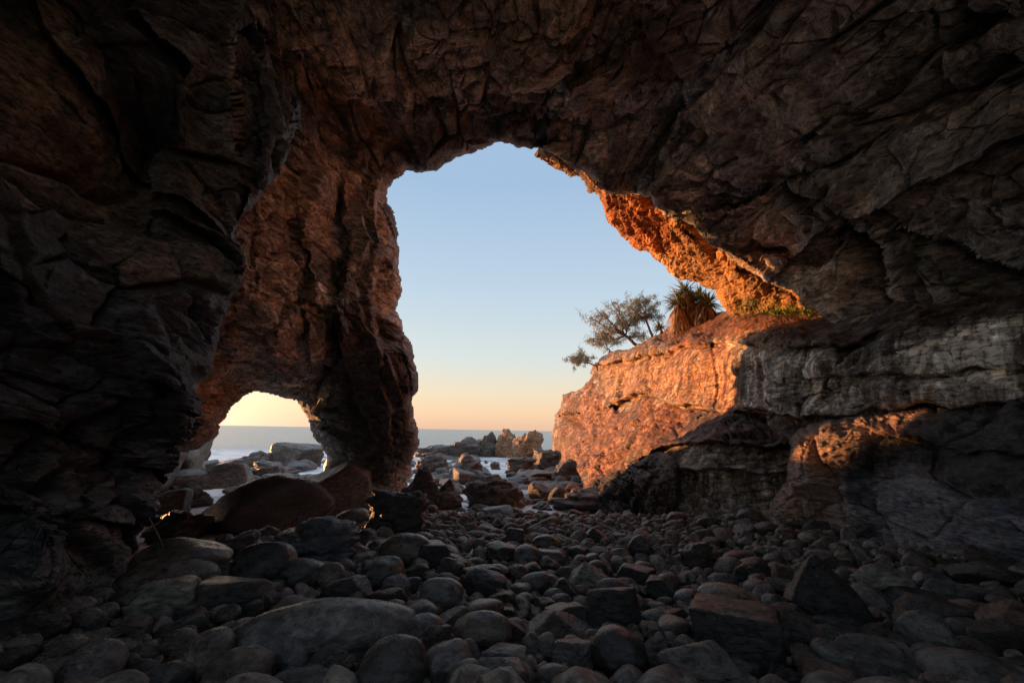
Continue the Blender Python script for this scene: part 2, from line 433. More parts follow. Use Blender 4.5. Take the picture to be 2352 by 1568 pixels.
def sheet(name, poly, dpts, mat, frame, step=3.6, holes=(), strata=(30, -20, 10), layers=(), rim=(40, 0.8), thick=(2.0, 60), axes=None, blocks=(), tilt=0.6, thickfn=None, rimfn=None, backing=0, sharp=26.0, warp=0.05, mottle=(0.38, 0.3), smooth_s=False,
          creases=(), tints=(), seed=5, base=(1, 1, 1), rough=0.03, rimamp=0.45, stretch=2.2):
    x0, y0, x1, y1, lo, hi, tlo, thi = frame
    xs = axis(x0, x1, step, lo, hi); ys = axis(y0, y1, step, tlo, thi)
    X, Y = np.meshgrid(xs, ys)
    poly = jag(poly, 0.14, 6, seed)
    holes = [jag(h, 0.11, 8, seed + 3 + i) for i, h in enumerate(holes)]
    Xc = (X[1:, 1:] + X[:-1, :-1]) / 2; Yc = (Y[1:, 1:] + Y[:-1, :-1]) / 2
    def inside(x, y):
        m = inpoly(x, y, poly)
        for h in holes: m &= ~inpoly(x, y, h)
        return m
    Q = inside(Xc, Yc); I = inside(X, Y)
    far = max(rim[0], 30) + 2
    D, NX, NY = polydist(X, Y, poly, far)
    for h in holes:
        d2, nx, ny = polydist(X, Y, h, far)
        m = d2 < D
        D = np.where(m, d2, D); NX = np.where(m, nx, NX); NY = np.where(m, ny, NY)
    use = np.zeros(X.shape, bool)
    use[1:, 1:] |= Q; use[:-1, :-1] |= Q; use[1:, :-1] |= Q; use[:-1, 1:] |= Q
    gxs = np.gradient(np.where(I, D, -D), xs, axis=1); gys = np.gradient(np.where(I, D, -D), ys, axis=0)
    gn = np.hypot(gxs, gys) + 1e-6; gxs /= gn; gys /= gn
    snap = use & ~I & (D < far)
    X = np.where(snap, NX, X); Y = np.where(snap, NY, Y)
    D = np.where(snap, 0, D)
    dep = TPS(dpts)(X, Y)
    W0 = P(X, Y, dep)
    gx = np.gradient(W0, axis=1); gy = np.gradient(W0, axis=0)
    N = np.cross(gx, gy); N /= np.linalg.norm(N, axis=-1, keepdims=True) + 1e-9
    N *= -np.sign((N * W0).sum(-1, keepdims=True))
    for line, L, amp in creases:
        s = side(X, Y, jag(line, 0.09, 10, seed + 9, closed=False), L * 3.5)
        ends = 1.0
        dep = dep * (1 + amp * smooth(s / 7.0) * np.exp(-np.maximum(s, 0) / L) * (s < L * 3.4) * (s > -L * 3.4))
    rp, rm_ = (rim[0], rim[1]) if rimfn is None else rimfn(X, Y)
    t = np.clip(D / rp, 0, 1)
    rimk = 1 - np.sqrt(np.clip(1 - (1 - t) ** 2, 0, 1))
    dep = dep + rm_ * rimk
    W = P(X, Y, dep)
    w = W.reshape(-1, 3)
    R = rotm(*strata) if axes is None else np.array([np.array(a_) / np.linalg.norm(a_) for a_ in axes])
    q = (w @ R.T)
    q = q + warp * 0.6 * np.stack([fbm(w * 0.9, 3, 40), fbm(w * 0.9, 3, 50), fbm(w * 0.9, 3, 60)], -1)
    q = q * (np.array([1, 1, stretch]) if np.isscalar(stretch) else np.array(stretch))
    ed = smooth(D.ravel() / 30)
    k = rimamp + (1 - rimamp) * ed ** 0.7
    disp = np.zeros(len(w)); cellc = []
    for i, (size, amp) in enumerate(layers):
        qr = (q / size) @ rotm(17 + 31 * i, 23 - 19 * i, 37 * i).T
        disp += amp * 1.35 * kuhn(qr, 100 + 20 * i + seed)
        if not 0.4 < size < 2.5: continue
        h, e = facets(q / size, 100 + 20 * i + seed, tilt, sharp=sharp)
        disp += amp * 0.45 * h
        cellc.append(facets.cell.copy())
        if size > .4: disp -= amp * 0.55 * np.exp(-(e / 0.045) ** 2) * smooth(fbm(w * 0.5, 2, 70 + i) * 2 + .6)
    for i, (bx_, by_, bz_, amp) in enumerate(blocks):
        disp += amp * jointed(q / np.array([bx_, by_, bz_]), 300 + 31 * i + seed) * smooth((fbm(w * 0.35, 3, 60 + i) + 0.35) * 2)
    disp += rough * fbm(q * 3.0, 5, 7 + seed, 0.65)
    disp += rough * 0.6 * (0.4 - np.abs(fbm(q * 1.1 + 9, 5, 17 + seed, 0.6)))
    disp += rough * 1.2 * kuhn((q * 11) @ rotm(40, 12, 70).T, 444 + seed)
    w = w + N.reshape(-1, 3) * (disp * k)[:, None]
    # local rock colours, with light painted into some tints
    col = np.ones((len(w), 3)) * np.array(base)
    nz = fbm(w * 1.3, 4, 90) * 26
    Xf, Yf = X.ravel(), Y.ravel()
    for j_, cc_ in enumerate(cellc[:2]):   # neighbouring fracture faces differ in colour
        lo_ = mottle[j_ if j_ < len(mottle) else -1]
        f_ = 1 - lo_ * smooth((cc_ - .45) / .1)
        col = col * np.stack([f_, f_ * (1 + .08 * (cc_ > .7)), f_ * (1 + .20 * (cc_ > .7))], -1)
        col = col * (1 + .3 * (cc_[:, None] < .2))
    var = smooth((fbm(w * 0.55 + 31, 5, 191, .6) + .12) * 4)[:, None]
    col = col * (1 - mottle[-1] * 1.1 * (1 - var))
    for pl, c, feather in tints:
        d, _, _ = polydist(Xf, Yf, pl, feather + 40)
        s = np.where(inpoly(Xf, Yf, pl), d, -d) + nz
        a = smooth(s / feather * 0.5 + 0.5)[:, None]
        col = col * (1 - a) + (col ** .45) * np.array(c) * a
    # faces
    idx = -np.ones(X.shape, int); idx[use] = np.arange(use.sum())
    keep = use.ravel()
    V = w[keep]; C = col[keep]
    a, b, c_, d_ = idx[:-1, :-1], idx[:-1, 1:], idx[1:, 1:], idx[1:, :-1]
    Fq = np.stack([a[Q], b[Q], c_[Q], d_[Q]], -1)
    # thickness: run every free edge back and into the rock
    e = np.concatenate([Fq[:, [0, 1]], Fq[:, [1, 2]], Fq[:, [2, 3]], Fq[:, [3, 0]]])
    es = np.sort(e, 1); key = es[:, 0].astype(np.int64) * 10000000 + es[:, 1]
    u, inv, cnt = np.unique(key, return_inverse=True, return_counts=True)
    be = e[cnt[inv] == 1]
    bv = np.unique(be)
    remap = -np.ones(len(V), int); remap[bv] = np.arange(len(bv))
    bx, by = X.ravel()[keep][bv], Y.ravel()[keep][bv]
    bd = (V[bv] @ fwd)
    gxb, gyb = gxs.ravel()[keep][bv], gys.ravel()[keep][bv]
    tk = np.full(len(bv), thick[0]) if thickfn is None else thickfn(bx, by)
    prev = bv; VV = [V]; CC = [C]; FF = [Fq]; n = len(V)
    pp = V[bv]
    ppx, ppy, ppd = project(pp)
    rings = 5
    for r_ in range(1, rings + 1):
        f_ = r_ / rings
        off = 1 + 0.25 * fbm(np.c_[bx / 40, by / 40, np.full(len(bx), r_ * .7)], 3, 30)
        np_ = P(ppx + gxb * thick[1] * (f_ ** 1.3) * off, ppy + gyb * thick[1] * (f_ ** 1.3) * off, ppd + tk * f_ * off)
        VV.append(np_); CC.append(C[bv])
        cur = n + np.arange(len(bv)); n += len(bv)
        p0 = prev[remap[be[:, 0]]]; p1 = prev[remap[be[:, 1]]]
        c0 = cur[remap[be[:, 0]]]; c1 = cur[remap[be[:, 1]]]
        FF.append(np.stack([p1, p0, c0, c1], -1)); prev = cur
    if backing:   # the rock's far side, so that no light comes through thin places
        B = P(X, Y, dep + backing)[::4, ::4]; I4 = (I & (D > 44))[::4, ::4]
        q4 = I4[1:, 1:] & I4[:-1, :-1] & I4[1:, :-1] & I4[:-1, 1:]
        i4 = np.arange(B.shape[0] * B.shape[1]).reshape(B.shape[:2]) + n
        VV.append(B.reshape(-1, 3)); CC.append(np.ones((B.shape[0] * B.shape[1], 3)))
        FF.append(np.stack([i4[:-1, :-1][q4], i4[:-1, 1:][q4], i4[1:, 1:][q4], i4[1:, :-1][q4]], -1))
    V = np.concatenate(VV); C = np.concatenate(CC); Fq = np.concatenate(FF)
    used = np.zeros(len(V), bool); used[Fq.ravel()] = True
    rm = np.cumsum(used) - 1; V = V[used]; C = C[used]; Fq = rm[Fq]
    o = mesh_obj(name, V, Fq, mat, smooth_s, attrs={'tint': np.c_[C, np.ones(len(C))]})
    o['kind'] = 'structure'
    return o

frame_full = (-30, -30, 2390, 1320, -1500, 3900, -2200, 1320)
top_edge = [(893, 432), (903, 412), (925, 403), (933, 390), (955, 396), (985, 390), (1010, 386), (1028, 372), (1062, 358), (1100, 345), (1125, 336), (1137, 327), (1150, 325), (1168, 331), (1200, 338), (1235, 342)]
lip_edge = [(1235, 342), (1262, 352), (1300, 374), (1340, 392), (1362, 408), (1398, 440), (1445, 444), (1497, 449), (1502, 470), (1522, 492), (1548, 512), (1590, 516), (1602, 532), (1622, 556), (1670, 590), (1720, 625), (1800, 660), (1850, 690), (1890, 712)]
pillar_edge = [(893, 432), (892, 470), (903, 482), (911, 520), (916, 600), (921, 650), (917, 690), (911, 712), (930, 762), (948, 800), (957, 850), (961, 888), (954, 905), (944, 920), (950, 950), (961, 985), (965, 1010), (955, 1040), (944, 1062), (950, 1090), (936, 1110), (930, 1135), (925, 1320)]
poly_roof = ([(-1500, -2200), (3900, -2200), (3900, 600), (2700, 700), (2352, 745), (1970, 775)] + lip_edge[::-1] + top_edge[::-1][1:] + pillar_edge[1:] + [(-1500, 1320)])
arch = [(742, 1330), (742, 1090), (752, 1048), (736, 1020), (719, 1000), (712, 975), (700, 950), (690, 935), (678, 922), (665, 916), (640, 912), (620, 905), (595, 900), (580, 901), (562, 910), (545, 925), (532, 936), (525, 950), (507, 977), (502, 998), (490, 1010), (470, 1020), (445, 1031), (425, 1038), (405, 1036), (250, 1045), (130, 1330)]
d_roof = [(1176, 0, 9), (1176, 160, 11.5), (1176, 330, 15.5), (1000, 200, 13), (950, 300, 15), (900, 440, 17.8), (1250, 330, 15.5), (1100, 250, 14), (1176, -600, 6), (1176, -1500, 3.9), (1176, -2200, 2.9),
          (920, 600, 19.5), (930, 850, 20.2), (950, 1000, 20.3), (930, 1120, 20.3), (920, 1300, 20.3), (850, 700, 18.6), (840, 900, 19.5), (850, 1050, 20.0), (800, 1150, 20.5), (700, 500, 14.8), (750, 300, 13), (620, 100, 10.5), (700, 200, 11.5),
          (640, 650, 13.6), (560, 750, 13.2), (500, 950, 14), (430, 1030, 13), (590, 890, 18.8), (690, 900, 19.4), (790, 960, 19.4), (800, 1010, 19.9), (745, 1030, 21.2), (740, 1250, 21.4), (760, 800, 17), (680, 760, 14.6),
          (300, 600, 11), (300, 1000, 11.5), (0, 800, 8.5), (0, 300, 8.5), (300, 100, 9.5), (-700, 600, 5.2), (-1500, 800, 3.1), (-1500, -800, 2.6), (500, -600, 7), (-1500, -2200, 1.2), (0, -1500, 3.6), (-300, -700, 5.2), (100, 1300, 9.5), (-700, 1300, 5),
          (2352, 0, 6), (2352, 400, 7), (2352, 650, 8.4), (2352, 750, 8.6), (2000, 600, 11), (1990, 760, 11.8), (1890, 712, 13.8), (1800, 650, 14.3), (1700, 590, 15), (1600, 520, 15.4), (1500, 450, 15.4), (1350, 395, 15.8), (1500, 200, 12), (1800, 200, 9.4), (1900, 400, 10), (1650, 400, 13), (2100, 450, 9),
          (3900, 0, 2.7), (3900, 600, 2.9), (3000, 300, 4.4), (3900, -2200, 1.2), (2400, -1500, 3.0), (2352, -600, 4.3), (1700, -500, 6)]
roof_creases = [([(560, 20), (640, 110), (700, 140), (735, 180), (800, 230), (880, 262), (935, 312)], 110, 0.07),
                ([(2352, 150), (2120, 280), (1900, 380), (1760, 450), (1680, 485)], 70, 0.09),
                ([(2352, 300), (2150, 400), (1960, 500), (1860, 560)], 60, -0.07),
                ([(1830, 440), (1900, 470), (1980, 520), (2040, 610), (2060, 690)], 60, 0.10),
                ([(1980, 520), (2100, 530), (2250, 600), (2352, 620)], 50, 0.07),
                ([(1480, 30), (1560, 160), (1600, 300), (1500, 430)], 70, 0.05),
                ([(1250, 330), (1290, 250), (1300, 180), (1420, 90)], 60, -0.05),
                ([(1800, 0), (1700, 120), (1560, 260), (1480, 400)], 60, 0.07),
                ([(2352, 20), (2160, 120), (2060, 230), (1860, 330)], 60, 0.08),
                ([(700, 560), (720, 640), (690, 700), (700, 780)], 40, 0.05),
                ([(720, 700), (760, 720), (770, 800), (740, 900)], 45, 0.08), ([(790, 480), (800, 600), (770, 700), (800, 860), (860, 1000)], 40, 0.06), ([(870, 440), (860, 560), (880, 700), (900, 860)], 30, -0.05),
                ([(620, 300), (690, 330), (760, 330), (900, 420)], 70, 0.05),
                ([(840, 500), (830, 640), (850, 700), (870, 860), (900, 1000)], 45, -0.04),
                ([(1960, 520), (1880, 620), (1760, 600)], 50, 0.05)]
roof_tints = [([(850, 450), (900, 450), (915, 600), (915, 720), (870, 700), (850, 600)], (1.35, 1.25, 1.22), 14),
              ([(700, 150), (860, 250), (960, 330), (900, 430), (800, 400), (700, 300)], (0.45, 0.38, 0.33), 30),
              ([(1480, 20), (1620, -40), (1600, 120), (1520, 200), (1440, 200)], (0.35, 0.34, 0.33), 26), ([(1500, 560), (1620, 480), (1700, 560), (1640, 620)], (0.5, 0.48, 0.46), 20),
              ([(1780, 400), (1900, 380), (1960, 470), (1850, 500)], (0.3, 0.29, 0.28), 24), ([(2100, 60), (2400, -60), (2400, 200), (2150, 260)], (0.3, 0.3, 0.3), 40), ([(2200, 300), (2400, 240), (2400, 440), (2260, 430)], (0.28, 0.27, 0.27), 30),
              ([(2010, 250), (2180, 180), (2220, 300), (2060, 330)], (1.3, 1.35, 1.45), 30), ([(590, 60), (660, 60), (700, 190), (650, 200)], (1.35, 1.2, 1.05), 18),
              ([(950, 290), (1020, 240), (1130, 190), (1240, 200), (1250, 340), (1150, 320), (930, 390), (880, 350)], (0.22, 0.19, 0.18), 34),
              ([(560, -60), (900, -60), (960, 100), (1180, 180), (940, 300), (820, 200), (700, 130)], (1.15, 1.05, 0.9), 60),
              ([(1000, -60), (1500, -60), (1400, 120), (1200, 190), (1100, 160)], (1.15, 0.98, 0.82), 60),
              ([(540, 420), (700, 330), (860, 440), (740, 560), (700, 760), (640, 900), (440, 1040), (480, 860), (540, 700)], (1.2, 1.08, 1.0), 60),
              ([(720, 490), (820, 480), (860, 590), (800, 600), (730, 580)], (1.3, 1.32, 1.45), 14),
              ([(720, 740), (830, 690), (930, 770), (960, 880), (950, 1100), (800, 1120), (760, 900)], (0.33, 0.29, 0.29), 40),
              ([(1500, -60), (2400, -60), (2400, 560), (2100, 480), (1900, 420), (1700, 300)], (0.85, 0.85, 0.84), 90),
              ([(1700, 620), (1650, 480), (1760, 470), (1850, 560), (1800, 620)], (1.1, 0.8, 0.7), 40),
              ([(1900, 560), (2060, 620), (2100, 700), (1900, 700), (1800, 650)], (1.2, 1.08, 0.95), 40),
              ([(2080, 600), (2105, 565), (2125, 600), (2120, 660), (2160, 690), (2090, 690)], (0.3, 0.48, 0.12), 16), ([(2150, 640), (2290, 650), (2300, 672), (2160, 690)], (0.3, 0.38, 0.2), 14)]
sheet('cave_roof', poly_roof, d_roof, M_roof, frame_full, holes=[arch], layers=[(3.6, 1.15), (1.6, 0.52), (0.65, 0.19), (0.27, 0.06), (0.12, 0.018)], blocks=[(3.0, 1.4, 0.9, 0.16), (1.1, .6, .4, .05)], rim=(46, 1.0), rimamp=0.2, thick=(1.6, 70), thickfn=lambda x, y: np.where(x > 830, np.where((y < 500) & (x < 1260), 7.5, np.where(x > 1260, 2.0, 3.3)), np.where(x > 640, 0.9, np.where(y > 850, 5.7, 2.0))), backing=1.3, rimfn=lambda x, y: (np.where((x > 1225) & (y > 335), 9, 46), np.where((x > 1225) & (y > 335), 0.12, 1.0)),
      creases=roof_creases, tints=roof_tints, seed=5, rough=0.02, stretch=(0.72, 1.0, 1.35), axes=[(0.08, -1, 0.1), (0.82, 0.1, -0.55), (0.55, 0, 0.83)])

# near left wall
left_edge = [(430, -2200), (500, -500), (545, -60), (562, 10), (600, 90), (650, 190), (688, 232), (694, 285), (662, 330), (640, 382), (602, 430), (577, 480), (541, 520), (549, 560), (545, 620), (529, 655), (531, 700), (502, 780), (480, 860), (455, 885), (438, 905), (418, 960), (402, 1010), (392, 1050), (378, 1085), (364, 1120), (342, 1150), (326, 1200), (304, 1238), (320, 1275), (326, 1300), (300, 1332), (248, 1365), (208, 1405), (200, 1445), (185, 1590)]
d_left = [(688, 260, 8.6), (600, 80, 8.0), (545, 540, 8.2), (540, 700, 7.9), (480, 860, 7.5), (400, 1080, 6.9), (325, 1240, 6.2), (300, 1330, 5.6), (206, 1410, 5.0), (0, 1480, 4.1), (190, 1560, 4.8), (0, 0, 4.6), (0, 800, 3.9), (0, 400, 4.4), (300, 400, 6.3), (300, 900, 5.4), (200, 1200, 4.5), (450, 600, 7.0), (120, 1000, 4.4), (450, 100, 6.6), (560, 350, 7.6), (0, 1200, 3.9), (430, 700, 6.9), (300, 150, 5.6),
          (-700, 800, 2.4), (-1500, 800, 1.5), (-1500, -2200, 0.9), (-700, -1000, 2.2), (430, -2200, 2.5), (480, -900, 4.6), (-1500, 1560, 1.4), (-700, 1560, 2.4), (0, -900, 3.3), (500, -300, 6.6)]
left_creases = [([(0, 610), (80, 650), (190, 760), (230, 800), (340, 900), (310, 1000), (350, 1100)], 60, 0.09),
                ([(330, 0), (400, 150), (390, 330), (350, 480), (480, 560), (540, 700)], 60, 0.08),
                ([(490, 0), (500, 150), (530, 300), (540, 430)], 35, -0.06),
                ([(0, 480), (150, 470), (240, 520), (330, 640), (420, 760)], 70, -0.07),
                ([(0, 950), (100, 960), (220, 1010), (330, 1060), (390, 1100)], 60, 0.09),
                ([(0, 1180), (120, 1140), (240, 1180), (330, 1240)], 50, 0.08),
                ([(80, 0), (150, 120), (270, 260), (300, 380), (430, 470)], 60, 0.07),
                ([(60, 1330), (160, 1240), (250, 1150), (330, 1060)], 45, -0.07),
                ([(600, 90), (560, 200), (570, 330), (540, 480)], 45, 0.06)]
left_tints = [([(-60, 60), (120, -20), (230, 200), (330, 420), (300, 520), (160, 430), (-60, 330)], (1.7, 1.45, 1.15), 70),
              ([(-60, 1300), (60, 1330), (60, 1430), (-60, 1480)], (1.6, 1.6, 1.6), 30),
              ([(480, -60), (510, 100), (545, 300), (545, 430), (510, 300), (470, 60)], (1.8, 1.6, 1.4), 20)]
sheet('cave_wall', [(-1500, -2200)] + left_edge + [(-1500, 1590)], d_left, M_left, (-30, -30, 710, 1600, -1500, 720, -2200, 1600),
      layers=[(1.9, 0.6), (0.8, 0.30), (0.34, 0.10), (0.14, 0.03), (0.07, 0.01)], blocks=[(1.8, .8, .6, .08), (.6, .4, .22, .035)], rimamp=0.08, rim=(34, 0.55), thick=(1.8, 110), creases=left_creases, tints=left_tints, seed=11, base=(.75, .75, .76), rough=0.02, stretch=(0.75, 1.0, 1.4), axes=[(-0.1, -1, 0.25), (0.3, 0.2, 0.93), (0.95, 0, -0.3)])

# sunlit outer rock under the lip, beyond the dark roof edge
band = [(1236, 346), (1250, 367), (1275, 378), (1300, 396), (1331, 406), (1342, 424), (1350, 446), (1374, 451), (1388, 488), (1400, 515), (1430, 545), (1450, 568), (1480, 581), (1510, 601), (1540, 630), (1580, 642), (1612, 655), (1640, 675), (1655, 700), (1680, 745), (1900, 760), (2020, 740), (1960, 600), (1700, 500), (1560, 400), (1400, 340), (1250, 300)]
d_band = [(1236, 350, 20), (1300, 395, 22), (1400, 500, 24), (1480, 575, 24.5), (1580, 640, 25), (1650, 700, 23.5), (1550, 520, 20), (1650, 600, 19), (1700, 690, 19.5), (1800, 700, 17), (1890, 730, 14.6), (1450, 460, 20), (1350, 400, 20), (1800, 600, 15.8), (1650, 500, 17), (1990, 730, 13), (1400, 340, 17.5), (1750, 650, 17.4)]
sheet('outer_overhang', band, d_band, M_outer, (1180, 280, 2040, 770, 1170, 2050, 270, 780), step=3.0, layers=[(2.2, 0.55), (0.8, 0.22), (0.32, 0.09)], blocks=[(0.8, 0.8, 0.5, 0.10)], rim=(26, 1.0), thick=(3.0, 60),
      creases=[([(1900, 715), (1750, 640), (1640, 560), (1560, 500)], 45, 0.03)],
      tints=[([(1400, 440), (1520, 440), (1540, 560), (1460, 580), (1360, 470)], (1.0, 0.62, 0.4), 40), ([(1600, 600), (1700, 620), (1760, 690), (1650, 700)], (1.15, 1.1, 1.0), 30)], seed=23, rough=0.06, stretch=1.8, strata=(40, 30, 10), rimamp=0.3)

# headland with its stepped, streaked wall
cliff = [(1266, 1115), (1265, 1040), (1268, 1010), (1270, 985), (1272, 952), (1281, 944), (1290, 922), (1292, 905), (1310, 898), (1340, 886), (1353, 872), (1357, 850), (1362, 836), (1378, 820), (1396, 808), (1430, 803), (1462, 790), (1500, 770), (1540, 748), (1580, 734), (1640, 717), (1690, 706), (1760, 700), (1840, 708), (1890, 714), (1960, 712), (2060, 692), (2200, 674), (2352, 652), (2700, 600), (3900, 420), (3900, 1700), (2352, 1500), (1900, 1420), (1500, 1300), (1300, 1230)]
d_cliff = [(1266, 1000, 40), (1275, 950, 40), (1280, 1080, 38), (1340, 890, 39), (1330, 960, 36), (1330, 1050, 30), (1362, 840, 39), (1400, 830, 34), (1430, 808, 33), (1462, 793, 31), (1500, 795, 26.5), (1500, 772, 31), (1600, 790, 20), (1580, 736, 30), (1640, 720, 27), (1620, 755, 23.5), (1700, 786, 16), (1700, 710, 22), (1700, 745, 18.5), (1800, 712, 17.2), (1890, 718, 14.9), (1800, 775, 13.3), (1900, 765, 11.4), (1960, 715, 12.4), (2100, 745, 9.4), (2060, 695, 11), (2352, 720, 7.7), (2352, 655, 8.9), (2200, 676, 9.8),
           (1370, 900, 36), (1420, 940, 30), (1440, 880, 30), (1500, 900, 25.5), (1600, 930, 19.4), (1600, 860, 19.6), (1700, 860, 15.9), (1700, 950, 15.6), (1830, 960, 12.9), (1830, 870, 12.9), (2000, 900, 10.4), (2150, 900, 9.0), (2352, 870, 7.8), (2352, 1100, 7.9), (2100, 1050, 9.6),
           (1480, 985, 22), (1560, 985, 18.2), (1640, 985, 16), (1400, 1000, 27), (1430, 1060, 22), (1540, 1040, 17.2), (1360, 1100, 24), (1480, 1080, 18.5), (1650, 1030, 14.6), (1790, 1010, 12.4), (1650, 1100, 14.2), (1790, 1100, 12.2), (1500, 1150, 15.6), (1650, 1180, 13.2), (1790, 1180, 11.8), (1500, 1280, 15), (1300, 1200, 22), (1900, 1400, 11), (3900, 800, 3.0), (3900, 1700, 3.0), (2900, 700, 4.9)]
cliff_creases = [([(1432, 812), (1428, 860), (1436, 930)], 9, 0.02), ([(1482, 905), (1478, 850), (1486, 802)], 8, 0.022), ([(1560, 798), (1556, 850), (1562, 915)], 10, 0.018),
                 ([(1632, 935), (1640, 880), (1634, 796)], 10, 0.018), ([(1400, 850), (1480, 862), (1600, 858), (1700, 862), (1850, 870)], 9, 0.02), ([(1760, 800), (1768, 860), (1756, 955)], 12, 0.03), ([(1840, 965), (1836, 900), (1850, 800)], 12, 0.03),
                 ([(1365, 838), (1470, 812), (1560, 800), (1700, 792), (1850, 792), (2000, 800), (2150, 780), (2352, 740)], 26, 0.07),
                 ([(2352, 880), (2050, 915), (1850, 972), (1700, 950), (1600, 932), (1480, 905), (1400, 930)], 60, -0.06),
                 ([(1560, 1035), (1640, 1040), (1740, 1045), (1815, 1050)], 40, 0.05),
                 ([(1350, 1085), (1400, 1095), (1470, 1050), (1540, 1035)], 40, -0.05),
                 ([(1280, 940), (1330, 960), (1400, 1010), (1440, 1050)], 40, 0.05),
                 ([(1900, 860), (2050, 850), (2200, 860), (2352, 850)], 22, 0.04),
                 ([(1530, 1100), (1600, 1085), (1700, 1090), (1800, 1100)], 26, 0.04),
                 ([(1910, 870), (1925, 800), (1980, 780)], 24, 0.07)]
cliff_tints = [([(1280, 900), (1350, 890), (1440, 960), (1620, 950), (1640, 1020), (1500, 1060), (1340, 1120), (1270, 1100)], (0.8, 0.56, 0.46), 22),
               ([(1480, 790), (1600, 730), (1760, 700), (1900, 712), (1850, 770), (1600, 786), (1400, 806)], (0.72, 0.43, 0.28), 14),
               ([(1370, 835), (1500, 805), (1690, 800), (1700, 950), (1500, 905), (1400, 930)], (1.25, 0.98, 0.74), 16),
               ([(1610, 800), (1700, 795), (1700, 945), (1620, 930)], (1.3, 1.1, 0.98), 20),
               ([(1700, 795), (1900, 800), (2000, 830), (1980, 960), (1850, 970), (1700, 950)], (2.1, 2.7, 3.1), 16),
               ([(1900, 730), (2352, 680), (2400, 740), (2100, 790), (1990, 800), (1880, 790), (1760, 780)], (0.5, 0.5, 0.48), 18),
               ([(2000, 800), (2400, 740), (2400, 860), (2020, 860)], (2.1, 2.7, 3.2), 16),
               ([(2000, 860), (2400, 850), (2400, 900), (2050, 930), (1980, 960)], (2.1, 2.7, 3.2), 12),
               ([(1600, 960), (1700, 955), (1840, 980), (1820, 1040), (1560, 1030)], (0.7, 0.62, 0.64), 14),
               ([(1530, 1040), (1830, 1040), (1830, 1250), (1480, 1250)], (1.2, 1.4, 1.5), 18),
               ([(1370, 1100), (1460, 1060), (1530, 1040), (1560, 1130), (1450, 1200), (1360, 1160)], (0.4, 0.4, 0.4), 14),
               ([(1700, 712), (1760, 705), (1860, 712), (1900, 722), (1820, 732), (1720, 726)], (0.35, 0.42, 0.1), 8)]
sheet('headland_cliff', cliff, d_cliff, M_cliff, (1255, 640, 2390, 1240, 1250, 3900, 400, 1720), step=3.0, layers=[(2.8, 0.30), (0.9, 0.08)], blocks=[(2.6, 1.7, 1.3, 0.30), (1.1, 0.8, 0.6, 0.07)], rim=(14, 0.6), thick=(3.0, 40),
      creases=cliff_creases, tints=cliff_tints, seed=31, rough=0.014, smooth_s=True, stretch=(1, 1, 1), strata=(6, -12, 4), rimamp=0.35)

# pale blocky ledge running along the right wall
wl_ = [(1900, 880), (1918, 838), (1955, 806), (2010, 782), (2080, 752), (2180, 738), (2352, 708), (3900, 470), (3900, 980), (2352, 915), (2160, 935), (2050, 945), (1960, 950), (1915, 930)]
d_wl = [(1910, 880, 11.0), (1960, 810, 10.5), (2010, 790, 9.9), (2010, 900, 9.7), (2080, 760, 9.3), (2100, 850, 8.8), (2180, 745, 8.5), (2200, 900, 8.1), (2352, 715, 7.5), (2352, 800, 7.2), (2352, 900, 7.15), (3900, 500, 2.95), (3900, 950, 2.85), (2800, 780, 5.2), (1920, 925, 10.9)]
sheet('wall_ledge', wl_, d_wl, M_cliff, (1890, 690, 2390, 960, 1885, 3900, 460, 990), step=3.0, layers=[(1.2, 0.14), (0.4, 0.04)], blocks=[(1.3, 1.0, 0.55, 0.20), (0.55, 0.45, 0.27, 0.06)],
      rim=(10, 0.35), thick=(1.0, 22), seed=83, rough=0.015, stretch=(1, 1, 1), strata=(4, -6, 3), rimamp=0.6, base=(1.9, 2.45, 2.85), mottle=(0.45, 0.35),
      creases=[([(1930, 862), (2050, 852), (2180, 850), (2352, 838)], 16, 0.05), ([(1985, 800), (1975, 840), (1940, 900)], 14, 0.04)],
      tints=[([(1890, 700), (2352, 660), (2352, 730), (2180, 752), (2050, 775), (1960, 800), (1900, 850)], (0.6, 0.62, 0.62), 12)])

# lower bedding ledge in front of the wall's foot, and the dark blocks under it
ledge = [(1342, 886), (1357, 877), (1389, 898), (1417, 951), (1466, 930), (1480, 905), (1501, 909), (1536, 919), (1603, 937), (1656, 949), (1712, 951), (1761, 965), (1842, 979), (1852, 1000), (1840, 1100), (1830, 1270), (1400, 1270), (1340, 1135), (1322, 1080), (1332, 1040), (1350, 990), (1338, 930)]
d_ledge = [(1345, 890, 37.5), (1389, 898, 34), (1417, 951, 29), (1480, 908, 25.4), (1501, 912, 24.4), (1536, 922, 22.2), (1500, 960, 21.8), (1500, 1010, 19.4), (1450, 1060, 19.8), (1360, 1100, 22.5), (1340, 1060, 27), (1345, 960, 33), (1603, 940, 18.8), (1603, 995, 16), (1656, 952, 16.2), (1656, 1005, 14.2), (1712, 955, 14.6), (1761, 967, 13.8), (1761, 1010, 12.5), (1842, 981, 12.2), (1835, 1012, 11.5), (1600, 1045, 15.4), (1760, 1040, 12.4), (1600, 1150, 14.5), (1760, 1175, 12.2), (1840, 1180, 11.4), (1480, 1200, 15.5), (1800, 1260, 11.4), (1420, 1250, 15.5)]
